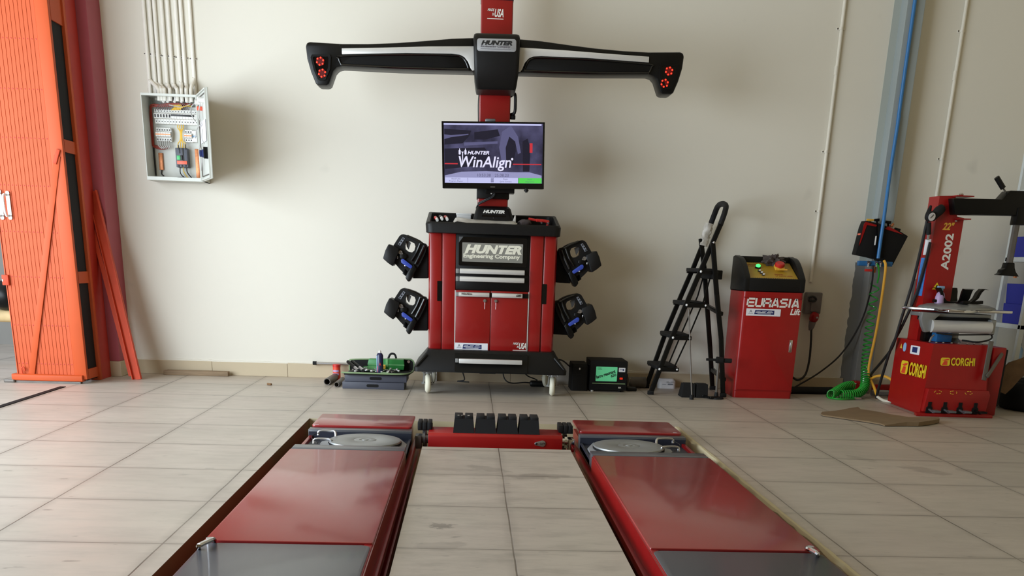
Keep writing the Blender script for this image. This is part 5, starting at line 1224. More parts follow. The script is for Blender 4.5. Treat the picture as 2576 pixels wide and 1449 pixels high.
q = MB(); q.text('Lift', (2.405, Y0-.006, .625), XR, ZU, .077, .046, .22, .03); q.build('lettering', 'white_ink', dr)
q = MB(); q.prism(rr(2.070, 2.332, .612, .664, .003), Y0-.0075, Y0-.006); st_ = q.build('sticker', 'white_label', dr); service_sticker(2.070, .612, .262, .052, Y0-.0075, st_)
p = at(1988, 871, Y0); q = MB(); q.box(p.x-.012, p.x+.012, Y0-.010, Y0-.004, p.z-.045, p.z+.045, .003); hl = q.build('door_latch', 'chrome', dr)
q = MB(); q.box(p.x-.006, p.x+.004, Y0-.016, Y0-.009, p.z-.028, p.z+.03, .003); q.build('latch_lever', 'silver', hl)
q = MB(); q.box(X0+.003, X1-.003, Y0-.003, Y0+.001, .052, .056).box(X0+.003, X1-.003, Y0-.003, Y0+.001, .742, .746); q.build('seam', 'red_rail', r)
side = [(Y0-.004, .79), (Y0-.004, .878), (Y0+.01, .892)]+[(Y0+.01+.29*(k/8), .892+.142*sin(pi/2*min(1, k/8*1.02))) for k in range(1, 9)]+[(Y1-.05, 1.042), (Y1-.005, 1.035), (Y1, 1.02), (Y1, .79)]
b = MB()
for xa, xb in ((X0-.004, X0+.040), (X1-.040, X1+.004)): b.prism(side, xa, xb, axis='x', bev=.006)
b.box(X0+.03, X1-.03, Y0-.004, Y0+.03, .79, .882, .006).box(X0+.03, X1-.03, Y1-.10, Y1, .79, 1.038, .01).box(X0, X1, Y0, Y1, .785, .80)
b.prism([(Y0+.01, .80), (Y0+.01, .871), (Y1-.09, .9985), (Y1-.09, .80)], X0+.03, X1-.03, axis='x')
b.build('top_cover', 'black_plastic', r)
# sloping control panel
S0 = Vector((X0+.045, Y0+.022, .8775)); SU = Vector((0, .27, .118)).normalized(); SN = Vector((0, -SU.z, SU.y))
PW, PL = X1-X0-.09, .285
def sp(a, c, o=0.0): return S0+Vector((a, 0, 0))+SU*c+SN*o
q = MB(); q.obox(sp(PW/2, PL/2, 0), (PW/2, PL/2, .002), (XR, SU, SN)); pn = q.build('control_panel', 'gold_panel', r)
q = MB()
for k in range(26):
    for c_, d in ((.004, 1), (PL-.012, 1)):
        a_ = .006+(PW-.02)*k/25
        q.face([sp(a_, c_, .0026), sp(a_+.006, c_, .0026), sp(a_+.012, c_+.009, .0026), sp(a_+.006, c_+.009, .0026)])
q.build('hazard_marks', 'dark_ink', pn)
q = MB(); q.text('P1600', sp(.02, PL-.055, .003), XR, SU, .09, .018, 0, 0).box(0, 0.0001, 0, .0001, 0, .0001)
q.bm.verts.ensure_lookup_table()
q2 = MB(); q2.text('DOWN', sp(.20, .07, .003), XR, SU, .06, .014).text('UP  DOWN  LOCK', sp(.20, .045, .003), XR, SU, .13, .012).text('POWER', sp(.02, PL-.055, .003), XR, SU, .08, .014).text('MAIN', sp(.02, PL-.075, .003), XR, SU, .05, .012); q2.build('panel_print', 'wire_red', pn); q.bm.free()
q = MB(); q.lathe([(.001, 0), (.022, 0), (.022, .012), (.001, .012)], sp(.095, PL*.66, .002), SN, 20); q.build('lamp_ring', 'wire_black', pn)
q = MB(); q.lathe([(.001, .012), (.018, .012), (.017, .022), (.010, .027), (.001, .028)], sp(.095, PL*.66, .002), SN, 20); q.build('power_lamp', 'led_green', pn)
for k in range(3):
    q = MB(); P_ = sp(.092+.008*k, PL*(.44-.115*k), .002); q.cyl(P_, P_+SN*.008, .011, seg=12); bt = q.build('key_switch', 'wire_black', pn)
    q = MB(); q.cyl(P_+SN*.008, P_+SN*.008+Vector((.003, -.016, .002)), .006, seg=10); q.build('key', 'white_plastic', bt)
P_ = sp(.255, PL*.62, .002)
q = MB(); q.obox(P_+SN*.012, (.036, .034, .012), (XR, SU, SN), .006).box(P_.x-.02, P_.x+.05, P_.y-.052, P_.y-.04, P_.z-.008, P_.z+.002); es = q.build('stop_base', 'yellow_orange', pn)
q = MB(); q.lathe([(.001, .02), (.034, .02), (.036, .028), (.036, .044), (.030, .05), (.001, .05)], P_, SN, 20); q.build('stop_button', 'red_bright', es)
from mathutils import noise as mnoise
rag_c = sp(.225, PL*.92, .03); q = MB(); q.sphere(rag_c, .05, (1.35, .8, .75), 36); rnd = random.Random(9)
for v in q.bm.verts:
    d_ = v.co-rag_c; v.co += d_*(.9*mnoise.noise(d_*38)+.45*mnoise.noise(d_*85))
tag(q.build('crumpled_rag', 'rag'), 'crumpled dark rag lying on the back of the yellow control panel', 'rag')
# socket, plug and cables right of the console
a, c = at(2028, 790, WY-.05), at(2066, 736, WY-.05)
r = thing('wall_socket', 'dark industrial socket on the wall right of the red console, with red plug', 'socket', ((a.x+c.x)/2, WY-.04, a.z))
q = MB(); q.box(a.x-.02, c.x+.01, WY-.07, WY+.002, a.z, c.z, .012); q.build('socket_body', 'socket_grey', r)
q = MB(); q.prism(rr(a.x+.02, c.x+.002, a.z+.02, c.z-.02, .008), WY-.082, WY-.068, bev=.003); q.build('socket_lid', 'socket_grey', r)
q = MB(); q.tube([(a.x-.01, WY-.09, c.z-.045), (a.x+.02, WY-.10, c.z-.03), (a.x+.05, WY-.10, c.z-.05), (a.x+.03, WY-.10, c.z-.068), (a.x-.01, WY-.09, c.z-.06)], .008, 8); q.build('lead_loop', 'black_cable', r)
p = at(2050, 800, WY-.11); r = thing('red_plug', 'red industrial plug hanging below the dark wall socket', 'plug', (p.x, WY-.11, p.z))
q = MB(); q.lathe([(.001, -.03), (.026, -.03), (.036, -.012), (.036, .02), (.028, .036), (.001, .036)], (p.x-.005, WY-.10, p.z), (0.1, -.5, 1), 20); q.build('plug_head', 'red_machine', r)
q = MB(); q.lathe([(.001, -.10), (.014, -.10), (.024, -.07), (.028, -.03), (.001, -.03)], (p.x-.008, WY-.10, p.z), (0.1, -.1, 1), 16); q.build('plug_grip', 'socket_grey', r)
q = MB(); q.box(p.x-.002, p.x+.016, WY-.145, WY-.138, p.z-.002, p.z+.012, .002); q.build('plug_tag', 'silver_label', r)
def hose(name, pts, rad, m_, label, cat, seg=8, group=None):
    q = MB(); q.tube([(lambda v: (v.x, v.y, max(v.z, rad*.9)))(at(*p_)) for p_ in pts], rad, seg, 5)
    return tag(q.build(name, m_), label, cat, group)
hose('power_cable', [(2041, 828, 7.87), (2040, 860, 7.87), (2036, 905, 7.86), (2026, 942, 7.84), (2008, 956, 7.80), (1992, 948, 7.74)], .009, 'black_cable', 'brown-black cable from the red plug looping down behind the console', 'cable')
hose('power_cable', [(2197, 668, 7.70), (2193, 715, 7.73), (2176, 785, 7.82), (2148, 845, 7.84), (2110, 897, 7.86), (2060, 938, 7.86), (2010, 968, 7.84), (1980, 985, 7.80)], .007, 'black_cable', 'thin black hose sagging from the blue manifold to behind the console', 'hose')
hose('black_conduit', [(1985, 985, 7.72), (2020, 988, 7.74), (2060, 990, 7.74), (2092, 986, 7.76)], .030, 'black_rubber', 'thick black corrugated hose on the floor between console and green coil', 'hose', 12)
# ================================================================== COLUMN WITH AIR HOSES
YC = 7.845
x_, zb = at(2218, 655, YC).x, at(2218, 655, YC).z
r = thing('air_manifold', 'blue air pipe with manifold block fixed to the grey column', 'air pipe', (3.20, YC, zb))
tx = at(2304, 0, YC).x
q = MB(); q.tube([(tx-.004, YC+.002, 4.25), (tx-.004, YC+.002, 2.2), at(2262, 290, YC), at(2240, 430, 7.82), at(2225, 540, 7.755), at(2216, 600, 7.745), at(2209, 650, 7.74)], .0135, 12, 4); q.build('air_pipe', 'blue_pipe', r)
a, c = at(2158, 662, 7.74), at(2244, 654, 7.74)
q = MB(); q.box(a.x, c.x, 7.715, 7.762, a.z-.018, a.z+.018, .004); mf = q.build('manifold_block', 'blue_manifold', r)
for k, u in enumerate((2184, 2204, 2214)):
    p = at(u, 660, 7.715); q = MB(); q.cyl((p.x, 7.716, p.z), (p.x, 7.70, p.z-.006), .012, seg=12).cyl((p.x, 7.706, p.z-.006), (p.x, 7.706, p.z-.035), .009, seg=10); q.build('outlet', 'silver', mf)
p = at(2186, 680, 7.71); q = MB(); q.box(p.x-.035, p.x+.025, 7.70, 7.715, p.z-.009, p.z+.009, .003); q.build('valve_lever', 'red_bright', mf)
q = MB(); p = at(2201, 676, 7.72); q.cyl((p.x, 7.73, p.z+.03), (p.x, 7.73, p.z-.03), .013, seg=12); q.build('valve_body', 'copper', mf)
# two black and red tool bins hung behind the pipe
def hangbin(P, y0, y1, lip, label, band):
    PP = [at(u, v, y0) for u, v in P]; r = thing('tool_bin', label, 'tool bin', (PP[0].x, y0, min(v.z for v in PP)), 'tool bins on the column')
    q = MB(); q.prism([(v.x, v.z) for v in PP], y0, y1, bev=.006); q.build('bin_shell', 'black_matte', r)
    B_ = [at(u, v, y0-.003) for u, v in band]; q = MB(); q.prism([(v.x, v.z) for v in B_], y0-.004, y0+.001); q.build('red_lining', 'red_machine', r)
    return r
hangbin([(2152, 640), (2170, 572), (2177, 555), (2206, 560), (2207, 640), (2204, 652), (2190, 648)], 7.765, 7.85, 0, 'left black and red tool bin hanging on the column behind the blue pipe', [(2161, 618), (2174, 563), (2178, 558), (2206, 566), (2204, 570), (2181, 566), (2165, 610)])
hangbin([(2207, 560), (2222, 566), (2262, 580), (2285, 594), (2246, 668), (2208, 655)], 7.77, 7.85, 0, 'right black and red tool bin tilted on the column, with tools in it', [(2226, 576), (2234, 569), (2252, 578), (2272, 590)])
q = MB(); p = at(2203, 605, 7.755); q.box(p.x-.006, p.x+.005, 7.752, 7.764, p.z-.035, p.z+.035, .005); tag(q.build('white_tag', 'white_plastic'), 'white plastic tag between the two tool bins on the column', 'tag')
for (u0, v0, u1, v1, m_, rad, lab) in ((2180, 553, 2198, 554, 'yellow_orange', .013, 'yellow handled tool sticking out of the left tool bin'), (2199, 554, 2212, 553, 'black_satin', .016, 'black handled tool beside the yellow one above the left tool bin'), (2226, 558, 2241, 560, 'black_satin', .016, 'black square ended tool at the top of the right tool bin'), (2250, 576, 2264, 580, 'black_satin', .018, 'black tool handle at the right end of the right tool bin')):
    q = MB(); q.bar(at(u0, v0, 7.80), at(u1, v1, 7.80), rad*1.3, rad*1.3, (0, 1, 0), .004); q.bar(at((u0+u1)/2, v0, 7.81), at((u0+u1)/2+2, v0+26, 7.81), .012, .012, (0, 1, 0)); tag(q.build('hand_tool', m_), lab, 'tool', 'tools in the tool bins')
q = MB(); p = at(2165, 587, 7.80); q.box(p.x-.012, p.x+.006, 7.77, 7.83, p.z-.03, p.z+.0, .003); tag(q.build('orange_bottle', 'orange_tag'), 'small orange thing at the left edge of the left tool bin', 'tool')
q = MB(); p = at(2243, 566, 7.71); q.cyl(at(2240, 569, 7.79), at(2248, 563, 7.79), .009, seg=10).sphere(at(2244, 567, 7.78), .012, seg=10); tag(q.build('brass_fitting', 'copper'), 'small brass fitting on top of the right tool bin', 'fitting')
# green coil hose
def coil(path, spacing, R, rad):
    """wire wound round a path; spacing(s) gives metres of path per turn at fraction s"""
    P = [Vector(p_) for p_ in path]; seg = [(P[i+1]-P[i]).length for i in range(len(P)-1)]; tot = sum(seg)
    def pos(s_):
        s_ = max(0, min(tot-1e-6, s_)); i = 0
        while s_ > seg[i]: s_ -= seg[i]; i += 1
        return P[i].lerp(P[i+1], s_/seg[i])
    pts = []; s_ = 0.0; a = 0.0
    while s_ < tot:
        p0 = pos(s_-.03); p1 = pos(s_+.03); z = (p1-p0).normalized(); y = Vector((0, 1, 0)); y = (y-z*y.dot(z)).normalized(); x = y.cross(z)
        pts.append(pos(s_)+(x*cos(a)+y*sin(a))*R)
        a += 2*pi/14; s_ += spacing(s_/tot)/14
    for v in pts: v.z = max(v.z, rad)
    q = MB(); q.tube(pts, rad, 6, 1); return q
def smoothpath(pts, n=8):
    P = [Vector(p_) for p_ in pts]; out = []
    for i in range(len(P)-1):
        p0 = P[max(i-1, 0)]; p1 = P[i]; p2 = P[i+1]; p3 = P[min(i+2, len(P)-1)]
        for k in range(n):
            t = k/n; out.append(0.5*((2*p1)+(p2-p0)*t+(2*p0-5*p1+4*p2-p3)*t*t+(3*p1-p0-3*p2+p3)*t**3))
    return out+[P[-1]]
gp = smoothpath([at(*k) for k in ((2202, 712, 7.75), (2194, 780, 7.75), (2184, 850, 7.74), (2178, 910, 7.70), (2177, 950, 7.63), (2174, 975, 7.56), (2160, 989, 7.50), (2140, 993, 7.47), (2112, 993, 7.46))])
for v in gp: v.z = max(v.z, .036)
r = thing('coil_hose', 'bright green coiled air hose hanging from the blue manifold to the floor', 'air hose', (gp[-1].x, gp[-1].y, 0))
q = coil(gp, lambda f: .085-.11*f if f < .5 else (.030-.044*(f-.5) if f < .75 else .019), .032, .0056); q.build('coil', 'green_hose', r)
gp2 = smoothpath([at(*k) for k in ((2146, 970, 7.62), (2128, 972, 7.58), (2108, 982, 7.52), (2088, 996, 7.45))])
for v in gp2: v.z = max(v.z, .036)
q = coil(gp2, lambda f: .019, .032, .0056); q.build('coil', 'green_hose', r)
q = MB(); q.tube([at(2205, 663, 7.70), at(2210, 672, 7.70), at(2211, 692, 7.72), at(2207, 712, 7.74)], .0068, 8); q.build('lead_end', 'green_hose', r)
q = MB(); q.tube([(lambda v: (v.x, v.y, .008))(fl(u, v)) for u, v in ((2079, 998), (2086, 1003), (2115, 1007), (2150, 1006))], .0065, 8); q.build('tail', 'green_hose', r)
q = MB(); p = fl(2156, 1006); q.cyl((p.x-.03, p.y, .011), (p.x+.03, p.y, .011), .009, seg=12); q.build('connector', 'silver', r)
# yellow hose with its worn white end loop
hose('yellow_air_hose', [(2224, 656, 7.715), (2228, 668, 7.69), (2225, 700, 7.69), (2215, 770, 7.69), (2203, 840, 7.68), (2189, 905, 7.65), (2185, 935, 7.63), (2190, 955, 7.62), (2199, 975, 7.55), (2207, 998, 7.45)], .0105, 'yellow_hose', 'yellow air hose hanging from the right end of the blue manifold', 'air hose', 10)
hose('yellow_air_hose', [(2184, 960, 7.66), (2200, 948, 7.60), (2222, 946, 7.56), (2245, 958, 7.50), (2258, 985, 7.42), (2257, 1005, 7.36), (2248, 1015, 7.32)], .0105, 'yellow_hose', 'yellow hose loop arching on the floor before the tire changer', 'air hose', 10)
hose('white_hose', [(2207, 998, 7.45), (2222, 1010, 7.38), (2238, 1016, 7.33), (2248, 1015, 7.32)], .0105, 'hose_white', 'white hose end closing the yellow loop on the floor', 'air hose', 10)
# red fitting behind the coil
p = at(2152, 972, 7.78); r = thing('red_ram_unit', 'small red metal unit with bright bolts on the floor behind the green coil', 'hydraulic unit', (p.x, 7.78, 0))
q = MB(); q.loft([sec(p.x-.03, p.x+.032, 7.74, 7.82, .012, z) for z in (0, .095)]+[sec(p.x-.022, p.x+.026, 7.75, 7.82, .012, .11)]); q.build('pump_body', 'red_machine', r)
q = MB(); q.sphere((p.x-.018, 7.735, .09), .007, seg=8).sphere((p.x+.02, 7.735, .085), .007, seg=8); q.build('bolt', 'silver', r)
p2 = at(2236, 984, 7.66); q = MB(); q.cyl((p2.x-.14, 7.66, .032), (p2.x, 7.66, .032), .024, seg=16); q.build('ram', 'zinc', r)
q = MB(); q.lathe([(.001, 0), (.036, 0), (.036, .05), (.022, .07), (.001, .07)], (p2.x, 7.66, .038), (1, 0, 0), 16); q.build('ram_head', 'red_machine', r)
q = MB(); a_, c_ = at(2196, 962, 7.86), at(2246, 956, 7.86); q.bar((a_.x, 7.86, .05), (c_.x, 7.86, .055), .05, .04, (0, 1, 0), .006); tag(q.build('red_jack_handle', 'red_machine'), 'red bar lying against the baseboard behind the yellow hose', 'bar')
# inflator hoses hanging from the tire changer column
hose('inflator_hose', [(2332, 556, 7.05), (2318, 620, 7.08), (2296, 710, 7.14), (2268, 800, 7.20), (2246, 870, 7.26), (2222, 905, 7.40), (2194, 938, 7.58), (2190, 950, 7.66)], .0105, 'black_cable', 'black inflator hose, left one of the two, running from the gauge towards the column foot', 'air hose', 10)
hose('inflator_hose', [(2340, 610, 7.04), (2328, 660, 7.08), (2305, 740, 7.14), (2272, 815, 7.22), (2244, 870, 7.28), (2224, 930, 7.36), (2208, 985, 7.44), (2205, 1002, 7.46)], .0105, 'black_cable', 'black inflator hose, right one of the two, ending on the floor', 'air hose', 10)
q = MB(); p = fl(2206, 1003); q.cyl((p.x, p.y, .0), (p.x+.003, p.y+.004, .03), .008, .011, 10); tag(q.build('hose_fitting', 'copper'), 'brass fitting at the floor end of the black inflator hose', 'fitting')
# ================================================================== TIRE CHANGER
r = thing('tire_changer', 'red tire changer with tilting column, black arm and chrome turntable at the right', 'tire changer', (3.5, 6.95, 0))
FX0, FX1, FY, BYk = 3.19, 3.655, 6.70, 7.30
fb = [(FX0, FY), (FX1, FY-.02), (FX1+.03, FY+.06), (FX1+.03, BYk), (FX0+.02, BYk)]
ft = [(FX0+.045, FY+.05), (FX1-.03, FY+.05), (FX1+.02, FY+.10), (FX1+.02, BYk), (FX0+.02, BYk)]
b = MB(); b.loft([[(x, y, 0.018) for x, y in fb], [(x, y, .49) for x, y in ft]]); hs = b.build('housing', 'red_machine', r)
b = MB(); b.prism([(x, y) for x, y in ((FX0-.045, FY-.05), (FX1+.03, FY-.07), (FX1+.03, FY+.01), (FX0-.03, FY+.02))], 0, .02, axis='z', bev=.003).prism([(FX0+.02, FY+.02), (FX1, FY), (FX1, BYk-.02), (FX0+.04, BYk-.02)], 0, .02, axis='z'); b.build('foot_plate', 'red_machine', r)
FN = Vector((0, -1, .148)).normalized(); FU = Vector((0, .07, .472)).normalized()
def fp_(x, z, o=0.0): return Vector((x, FY-.01+.06*(z-.018)/.472, z))+FN*o
q = MB(); c_ = fp_((FX0+FX1)/2+.02, .165); q.prism([(FX0+.02, .19), (FX1-.01, .185), (FX1+.005, .155), (FX1-.008, .03), (FX0+.005, .03)], FY-.035, FY+.02, bev=.006); pb = q.build('pedal_box', 'red_machine', r)
q = MB()
for k, xx in enumerate((.045, .155, .265, .375)): q.prism([(FX0+xx-.022, .022), (FX0+xx-.022, .06), (FX0+xx-.012, .07), (FX0+xx-.012, .10), (FX0+xx+.012, .10), (FX0+xx+.012, .07), (FX0+xx+.022, .06), (FX0+xx+.022, .022)], FY-.040, FY-.030)
q.build('pedal_slots', 'black_matte', pb)
for k, xx in enumerate((.045, .155, .265, .375)):
    x = FX0+xx; q = MB(); q.bar((x, FY-.03, .05), (x+.01, FY-.10, .035), .016, .012, (0, 0, 1), .003).prism([(x-.012, FY-.14), (x+.034, FY-.15), (x+.034, FY-.09), (x-.006, FY-.09)], .04, .054, axis='z', bev=.003); q.build('pedal', 'black_satin' if k == 3 else 'grey_metal', r)
q = MB()
for k, xx in enumerate((.09, .20, .31)):
    cx = FX0+xx
    for j in range(9):
        a0 = radians(40*j+10); 
        if (j+k) % 3 == 2: continue
        q.bar((cx+.026*cos(a0), FY-.036, .168+.011*sin(a0)), (cx+.026*cos(a0+.5), FY-.036, .168+.011*sin(a0+.5)), .004, .002, (0, 1, 0))
q.build('pedal_symbols', 'yellow_orange', pb)
def logo_badge(q, qb, O, rt, up, s):
    rt, up = Vector(rt), Vector(up); nn = rt.cross(up); O = Vector(O)
    P = rr(0, .085*s, 0, .07*s, .014*s)
    q.loft([[O+rt*a+up*c+nn*d for a, c in P] for d in (.0004, .0018)])
    for k, (a0, a1) in enumerate(((.012, .034), (.032, .052), (.052, .066))):
        poly = [(a0*s, .004*s), (a1*s-.004*s, .004*s), (.045*s+k*.008*s, .04*s), (.03*s+k*.010*s, .04*s)]
        qb.loft([[O+rt*a+up*c+nn*d for a, c in poly] for d in (.0018, .0026)])
    poly = [(.012*s, .048*s), (.05*s, .058*s), (.078*s, .060*s), (.07*s, .050*s), (.04*s, .042*s)]
    qb.loft([[O+rt*a+up*c+nn*d for a, c in poly] for d in (.0018, .0026)])
q = MB(); qb = MB(); A_ = at(2367, 920, FY+.02); O = fp_(A_.x, A_.z, .001)
logo_badge(q, qb, O, XR, FU, .78)
q.text('CORGHI', O+Vector((.074, 0, 0))+FU*.001, XR, FU, .172, .056, 0, .03)
q.build('maker_lettering', 'yellow', hs); qb.build('badge_mark', 'orange_can', hs)
# left side lettering on the receding face
SLt = (Vector((FX0+.02, BYk, .25))-Vector((FX0+.022, FY+.025, .25))); SR = (Vector((FX0+.022, FY+.025, .25))-Vector((FX0+.02, BYk, .25))).normalized()
SUp = Vector((.045*.5, 0, .472)).normalized(); SUp = Vector((0.02, 0, 1)).normalized()
def lp(d, z, o=.004):
    t_ = d; x = (FX0+.02)+(.0 + .045*(z-.018)/.472*t_ - .02*t_*(1-(z-.018)/.472)); y = BYk+(FY+.05*(z-.018)/.472-BYk)*t_
    return Vector((x-o, y, z))
q = MB(); qb = MB(); O = lp(.26, .245, .006); d_ = (lp(.80, .245, .006)-O).normalized()
logo_badge(q, qb, O, d_, ZU, 1.35); q.text('CORGHI', O+d_*.135, d_, ZU, .26, .095, 0, .03); q.build('side_lettering', 'yellow', hs); qb.build('side_badge_mark', 'orange_can', hs)
def on_side(d0, d1, z0, z1, m_, name, par, rad=.006, o=.004):
    O = lp(d0, z0, o); E_ = lp(d1, z0, o); dd = (E_-O); L_ = dd.length; dd.normalize(); nn = dd.cross(Vector(ZU))
    q = MB(); q.loft([[O+dd*a+Vector(ZU)*c+nn*w_ for a, c in rr(0, L_, 0, z1-z0, rad)] for w_ in (0, .0012)]); return q.build(name, m_, par), O, dd, nn
ss, O, dd, nn = on_side(.42, .66, .395, .455, 'white_label', 'service_label', hs)
on_side(.47, .60, .408, .446, 'navy_ink', 'label_field', ss, .002, .0055)
on_side(.22, .30, .40, .465, 'pale_blue', 'round_sticker', hs, .03)
O = lp(.13, .42, .005); q = MB(); q.face([O, O+d_*.04, O+d_*.02+Vector((0, 0, .035))]); q.build('warning_sticker', 'yellow_orange', hs)
# right hand side box with the bead breaker
b = MB(); b.box(FX1+.022, FX1+.115, 6.76, 7.25, .0, .475, .008); b.build('side_box', 'red_machine', r)
b = MB(); b.box(FX1+.116, FX1+.15, 6.80, 7.22, .06, .46, .006); b.build('rubber_buffer', 'black_rubber', r)
Y_ = 6.66
q = MB(); q.bar(at(2475, 957, Y_), at(2494, 858, Y_+.05), .034, .012, (0, 1, 0), .005); q.build('lever_arm', 'steel_dull', r)
q = MB(); q.bar(at(2483, 948, Y_-.01), at(2526, 882, Y_+.12), .026, .012, (0, 1, 0), .004); q.build('lever_arm', 'steel_dull', r)
P = [at(u, v, 6.95) for u, v in ((2513, 985), (2514, 965), (2522, 930), (2540, 912), (2562, 905), (2576, 900), (2600, 890), (2600, 930), (2570, 950), (2548, 975), (2530, 992))]
q = MB(); q.prism([(v.x, v.z) for v in P], 6.95, 6.97, bev=.004); q.build('bead_breaker_blade', 'rust', r)
# column
Cc = [(3.252, 7.06), (3.44, 7.06), (3.44, 7.20), (3.252, 7.20)]
b = MB(); b.loft([[(x, y, z) for x, y in ((3.262-.01, 7.06), (3.452, 7.06), (3.452, 7.22), (3.252, 7.22))] for z in (.48, 1.33)]+[[(3.253, 7.06, 1.34), (3.40, 7.06, 1.34), (3.40, 7.22, 1.34), (3.253, 7.22, 1.34)], [(3.253, 7.06, 1.47), (3.365, 7.06, 1.475), (3.365, 7.22, 1.475), (3.253, 7.22, 1.47)]]); col = b.build('column', 'red_machine', r, False)
b = MB(); b.box(3.345, 3.47, 7.00, 7.20, 1.466, 1.474).box(3.39, 3.475, 7.00, 7.20, 1.318, 1.326); b.build('pivot_plates', 'red_machine', col)
q = MB(); q.sphere((3.40, 7.05, 1.482), .016, (1, 1, .7), 12).sphere((3.39, 7.045, 1.31), .009, seg=8); q.build('pivot_bolt', 'chrome', col)
lx = (3.30, 3.40)
yC = 7.0595
q = MB(); q.text('22"', (at(2369, 578, yC).x+.004, yC, at(2366, 578, yC).z), XR, ZU, .082, .050, .25, .03); q.build('size_lettering', 'yellow_orange', col)
p = at(2367, 679, yC); q = MB(); q.text('A2002', (at(2381, 679, yC).x+.012, yC, p.z), ZU, (-1, 0, 0), .245, .058, 0, .03); q.build('model_lettering', 'white_ink', col)
O = at(2346, 728, yC); q = MB(); q.prism([(O.x-.004, O.z), (O.x+.056, O.z), (O.x+.026, O.z+.048)], yC-.002, yC); wt = q.build('warning_triangle', 'yellow', col)
q = MB(); q.prism([(O.x+.018, O.z+.008), (O.x+.034, O.z+.008), (O.x+.03, O.z+.03), (O.x+.022, O.z+.03)], yC-.003, yC-.002); q.build('warning_mark', 'dark_ink', wt)
q = MB(); q.box(3.2495, 3.2525, 7.09, 7.19, .80, 1.06); q.build('blue_sticker', 'blue_tape', col)
q = MB(); q.box(3.2495, 3.2525, 7.08, 7.17, 1.08, 1.185); q.build('white_sticker', 'white_label', col)
# arm
Ya = 7.02
b = MB(); P = [at(u, v, Ya) for u, v in ((2392, 499), (2515, 502), (2535, 480), (2600, 482), (2600, 546), (2555, 543), (2396, 540))]
b.prism([(v.x, v.z) for v in P], Ya-.04, Ya+.08, bev=.006); arm = b.build('swing_arm', 'black_satin', r)
p0, p1 = at(2507, 446, Ya), at(2530, 484, Ya)
q = MB(); m0 = p0.lerp(p1, .72); q.tube([p0, p0.lerp(p1, .3), m0], [.018], 10, 3); q.build('lock_handle', 'black_plastic', arm)
q = MB(); q.cyl(m0, p1, .006, seg=10); q.build('lock_rod', 'steel_dull', arm)
q = MB(); a_, c_ = at(2561, 543, Ya-.02), at(2538, 672, Ya-.02); a_.x = c_.x = (a_.x+c_.x)/2+.004
q.lathe([(.001, c_.z), (.023, c_.z), (.023, a_.z+.02), (.001, a_.z+.02)], (a_.x, Ya-.01, 0), ZU, 6); hx = q.build('hex_bar', 'steel_dull', arm)
q = MB(); q.box(a_.x-.028, a_.x+.034, Ya-.05, Ya+.03, a_.z-.06, a_.z+.05, .004); q.box(a_.x+.018, a_.x+.06, Ya-.04, Ya+.03, a_.z-.06, a_.z+.10, .004); q.build('bar_guide', 'black_satin', arm)
q = MB(); q.prism([(a_.x-.08, c_.z-.055), (a_.x+.075, c_.z-.062), (a_.x+.045, c_.z-.03), (a_.x+.032, c_.z-.005), (a_.x+.024, c_.z+.03), (a_.x-.028, c_.z+.03), (a_.x-.034, c_.z-.01), (a_.x-.055, c_.z-.018), (a_.x-.058, c_.z-.04)], Ya-.04, Ya+.03, bev=.006); mh = q.build('mounting_head', 'black_satin', arm)
q = MB(); q.cyl((a_.x+.06, Ya-.01, c_.z-.072), (a_.x+.06, Ya-.01, c_.z-.052), .012, seg=10); q.build('head_roller', 'copper', mh)
q = MB(); q.box(3.98, 4.02, 7.05, 7.13, 1.42, 1.62, .005); q.build('arm_tail', 'black_satin', arm)
# turntable
TC = at(2412, 785, 6.97); TX, TY = TC.x-.012, 6.99
Zp = at(2412, 783, 6.8).z
q = MB(); q.lathe([(.001, .49), (.07, .49), (.045, .52), (.042, .60), (.001, .60)], (TX, TY, 0), ZU, 20); q.build('spindle', 'zinc', r)
pts = []
for k in range(4):
    a0 = radians(90*k-26)
    for d_, rd in ((-22, .30), (-8, .365), (8, .365), (22, .30), (45, .20)): pts.append((TX+rd*cos(a0+radians(d_)), TY+rd*sin(a0+radians(d_))))
q = MB(); q.prism(pts, Zp-.006, Zp+.012, axis='z', bev=.004); tt = q.build('clamping_table', 'chrome', r)
q = MB(); q.lathe([(.001, 0), (.045, 0), (.05, .02), (.03, .045), (.001, .05)], (TX+.02, TY-.04, Zp+.012), ZU, 18).lathe([(.26, .0), (.25, .012), (.20, .028), (.12, .034), (.001, .036)][::-1], (TX, TY, Zp+.012), ZU, 36); q.build('table_top', 'zinc', tt)
for k in range(4):
    a0 = radians(90*k-6.4); d_ = Vector((cos(a0), sin(a0), 0)); n_ = Vector((-sin(a0), cos(a0), 0)); c0 = Vector((TX, TY, Zp+.045))
    q = MB(); q.bar(c0+d_*.03, c0+d_*.17+Vector((0, 0, .015)), .05, .022, (0, 0, 1), .004)
    rings = []
    for t_, zz, ww in ((.10, .01, .030), (.13, .04, .032), (.145, .08, .034), (.165, .105, .034), (.195, .10, .032)):
        cc = c0+d_*t_+Vector((0, 0, zz)); rings.append([cc+n_*ww+d_*.0, cc-n_*ww, cc-n_*ww-d_*.022, cc+n_*ww-d_*.022])
    q.loft(rings); q.build('clamp_jaw', 'black_satin', tt)
a_, c_ = at(2343, 819, 6.80), at(2492, 819, 6.80)
q = MB(); q.cyl((a_.x, 6.80, Zp-.105), (c_.x, 6.80, Zp-.105), .042, seg=24); q.build('clamp_cylinder', 'alu_white', r)
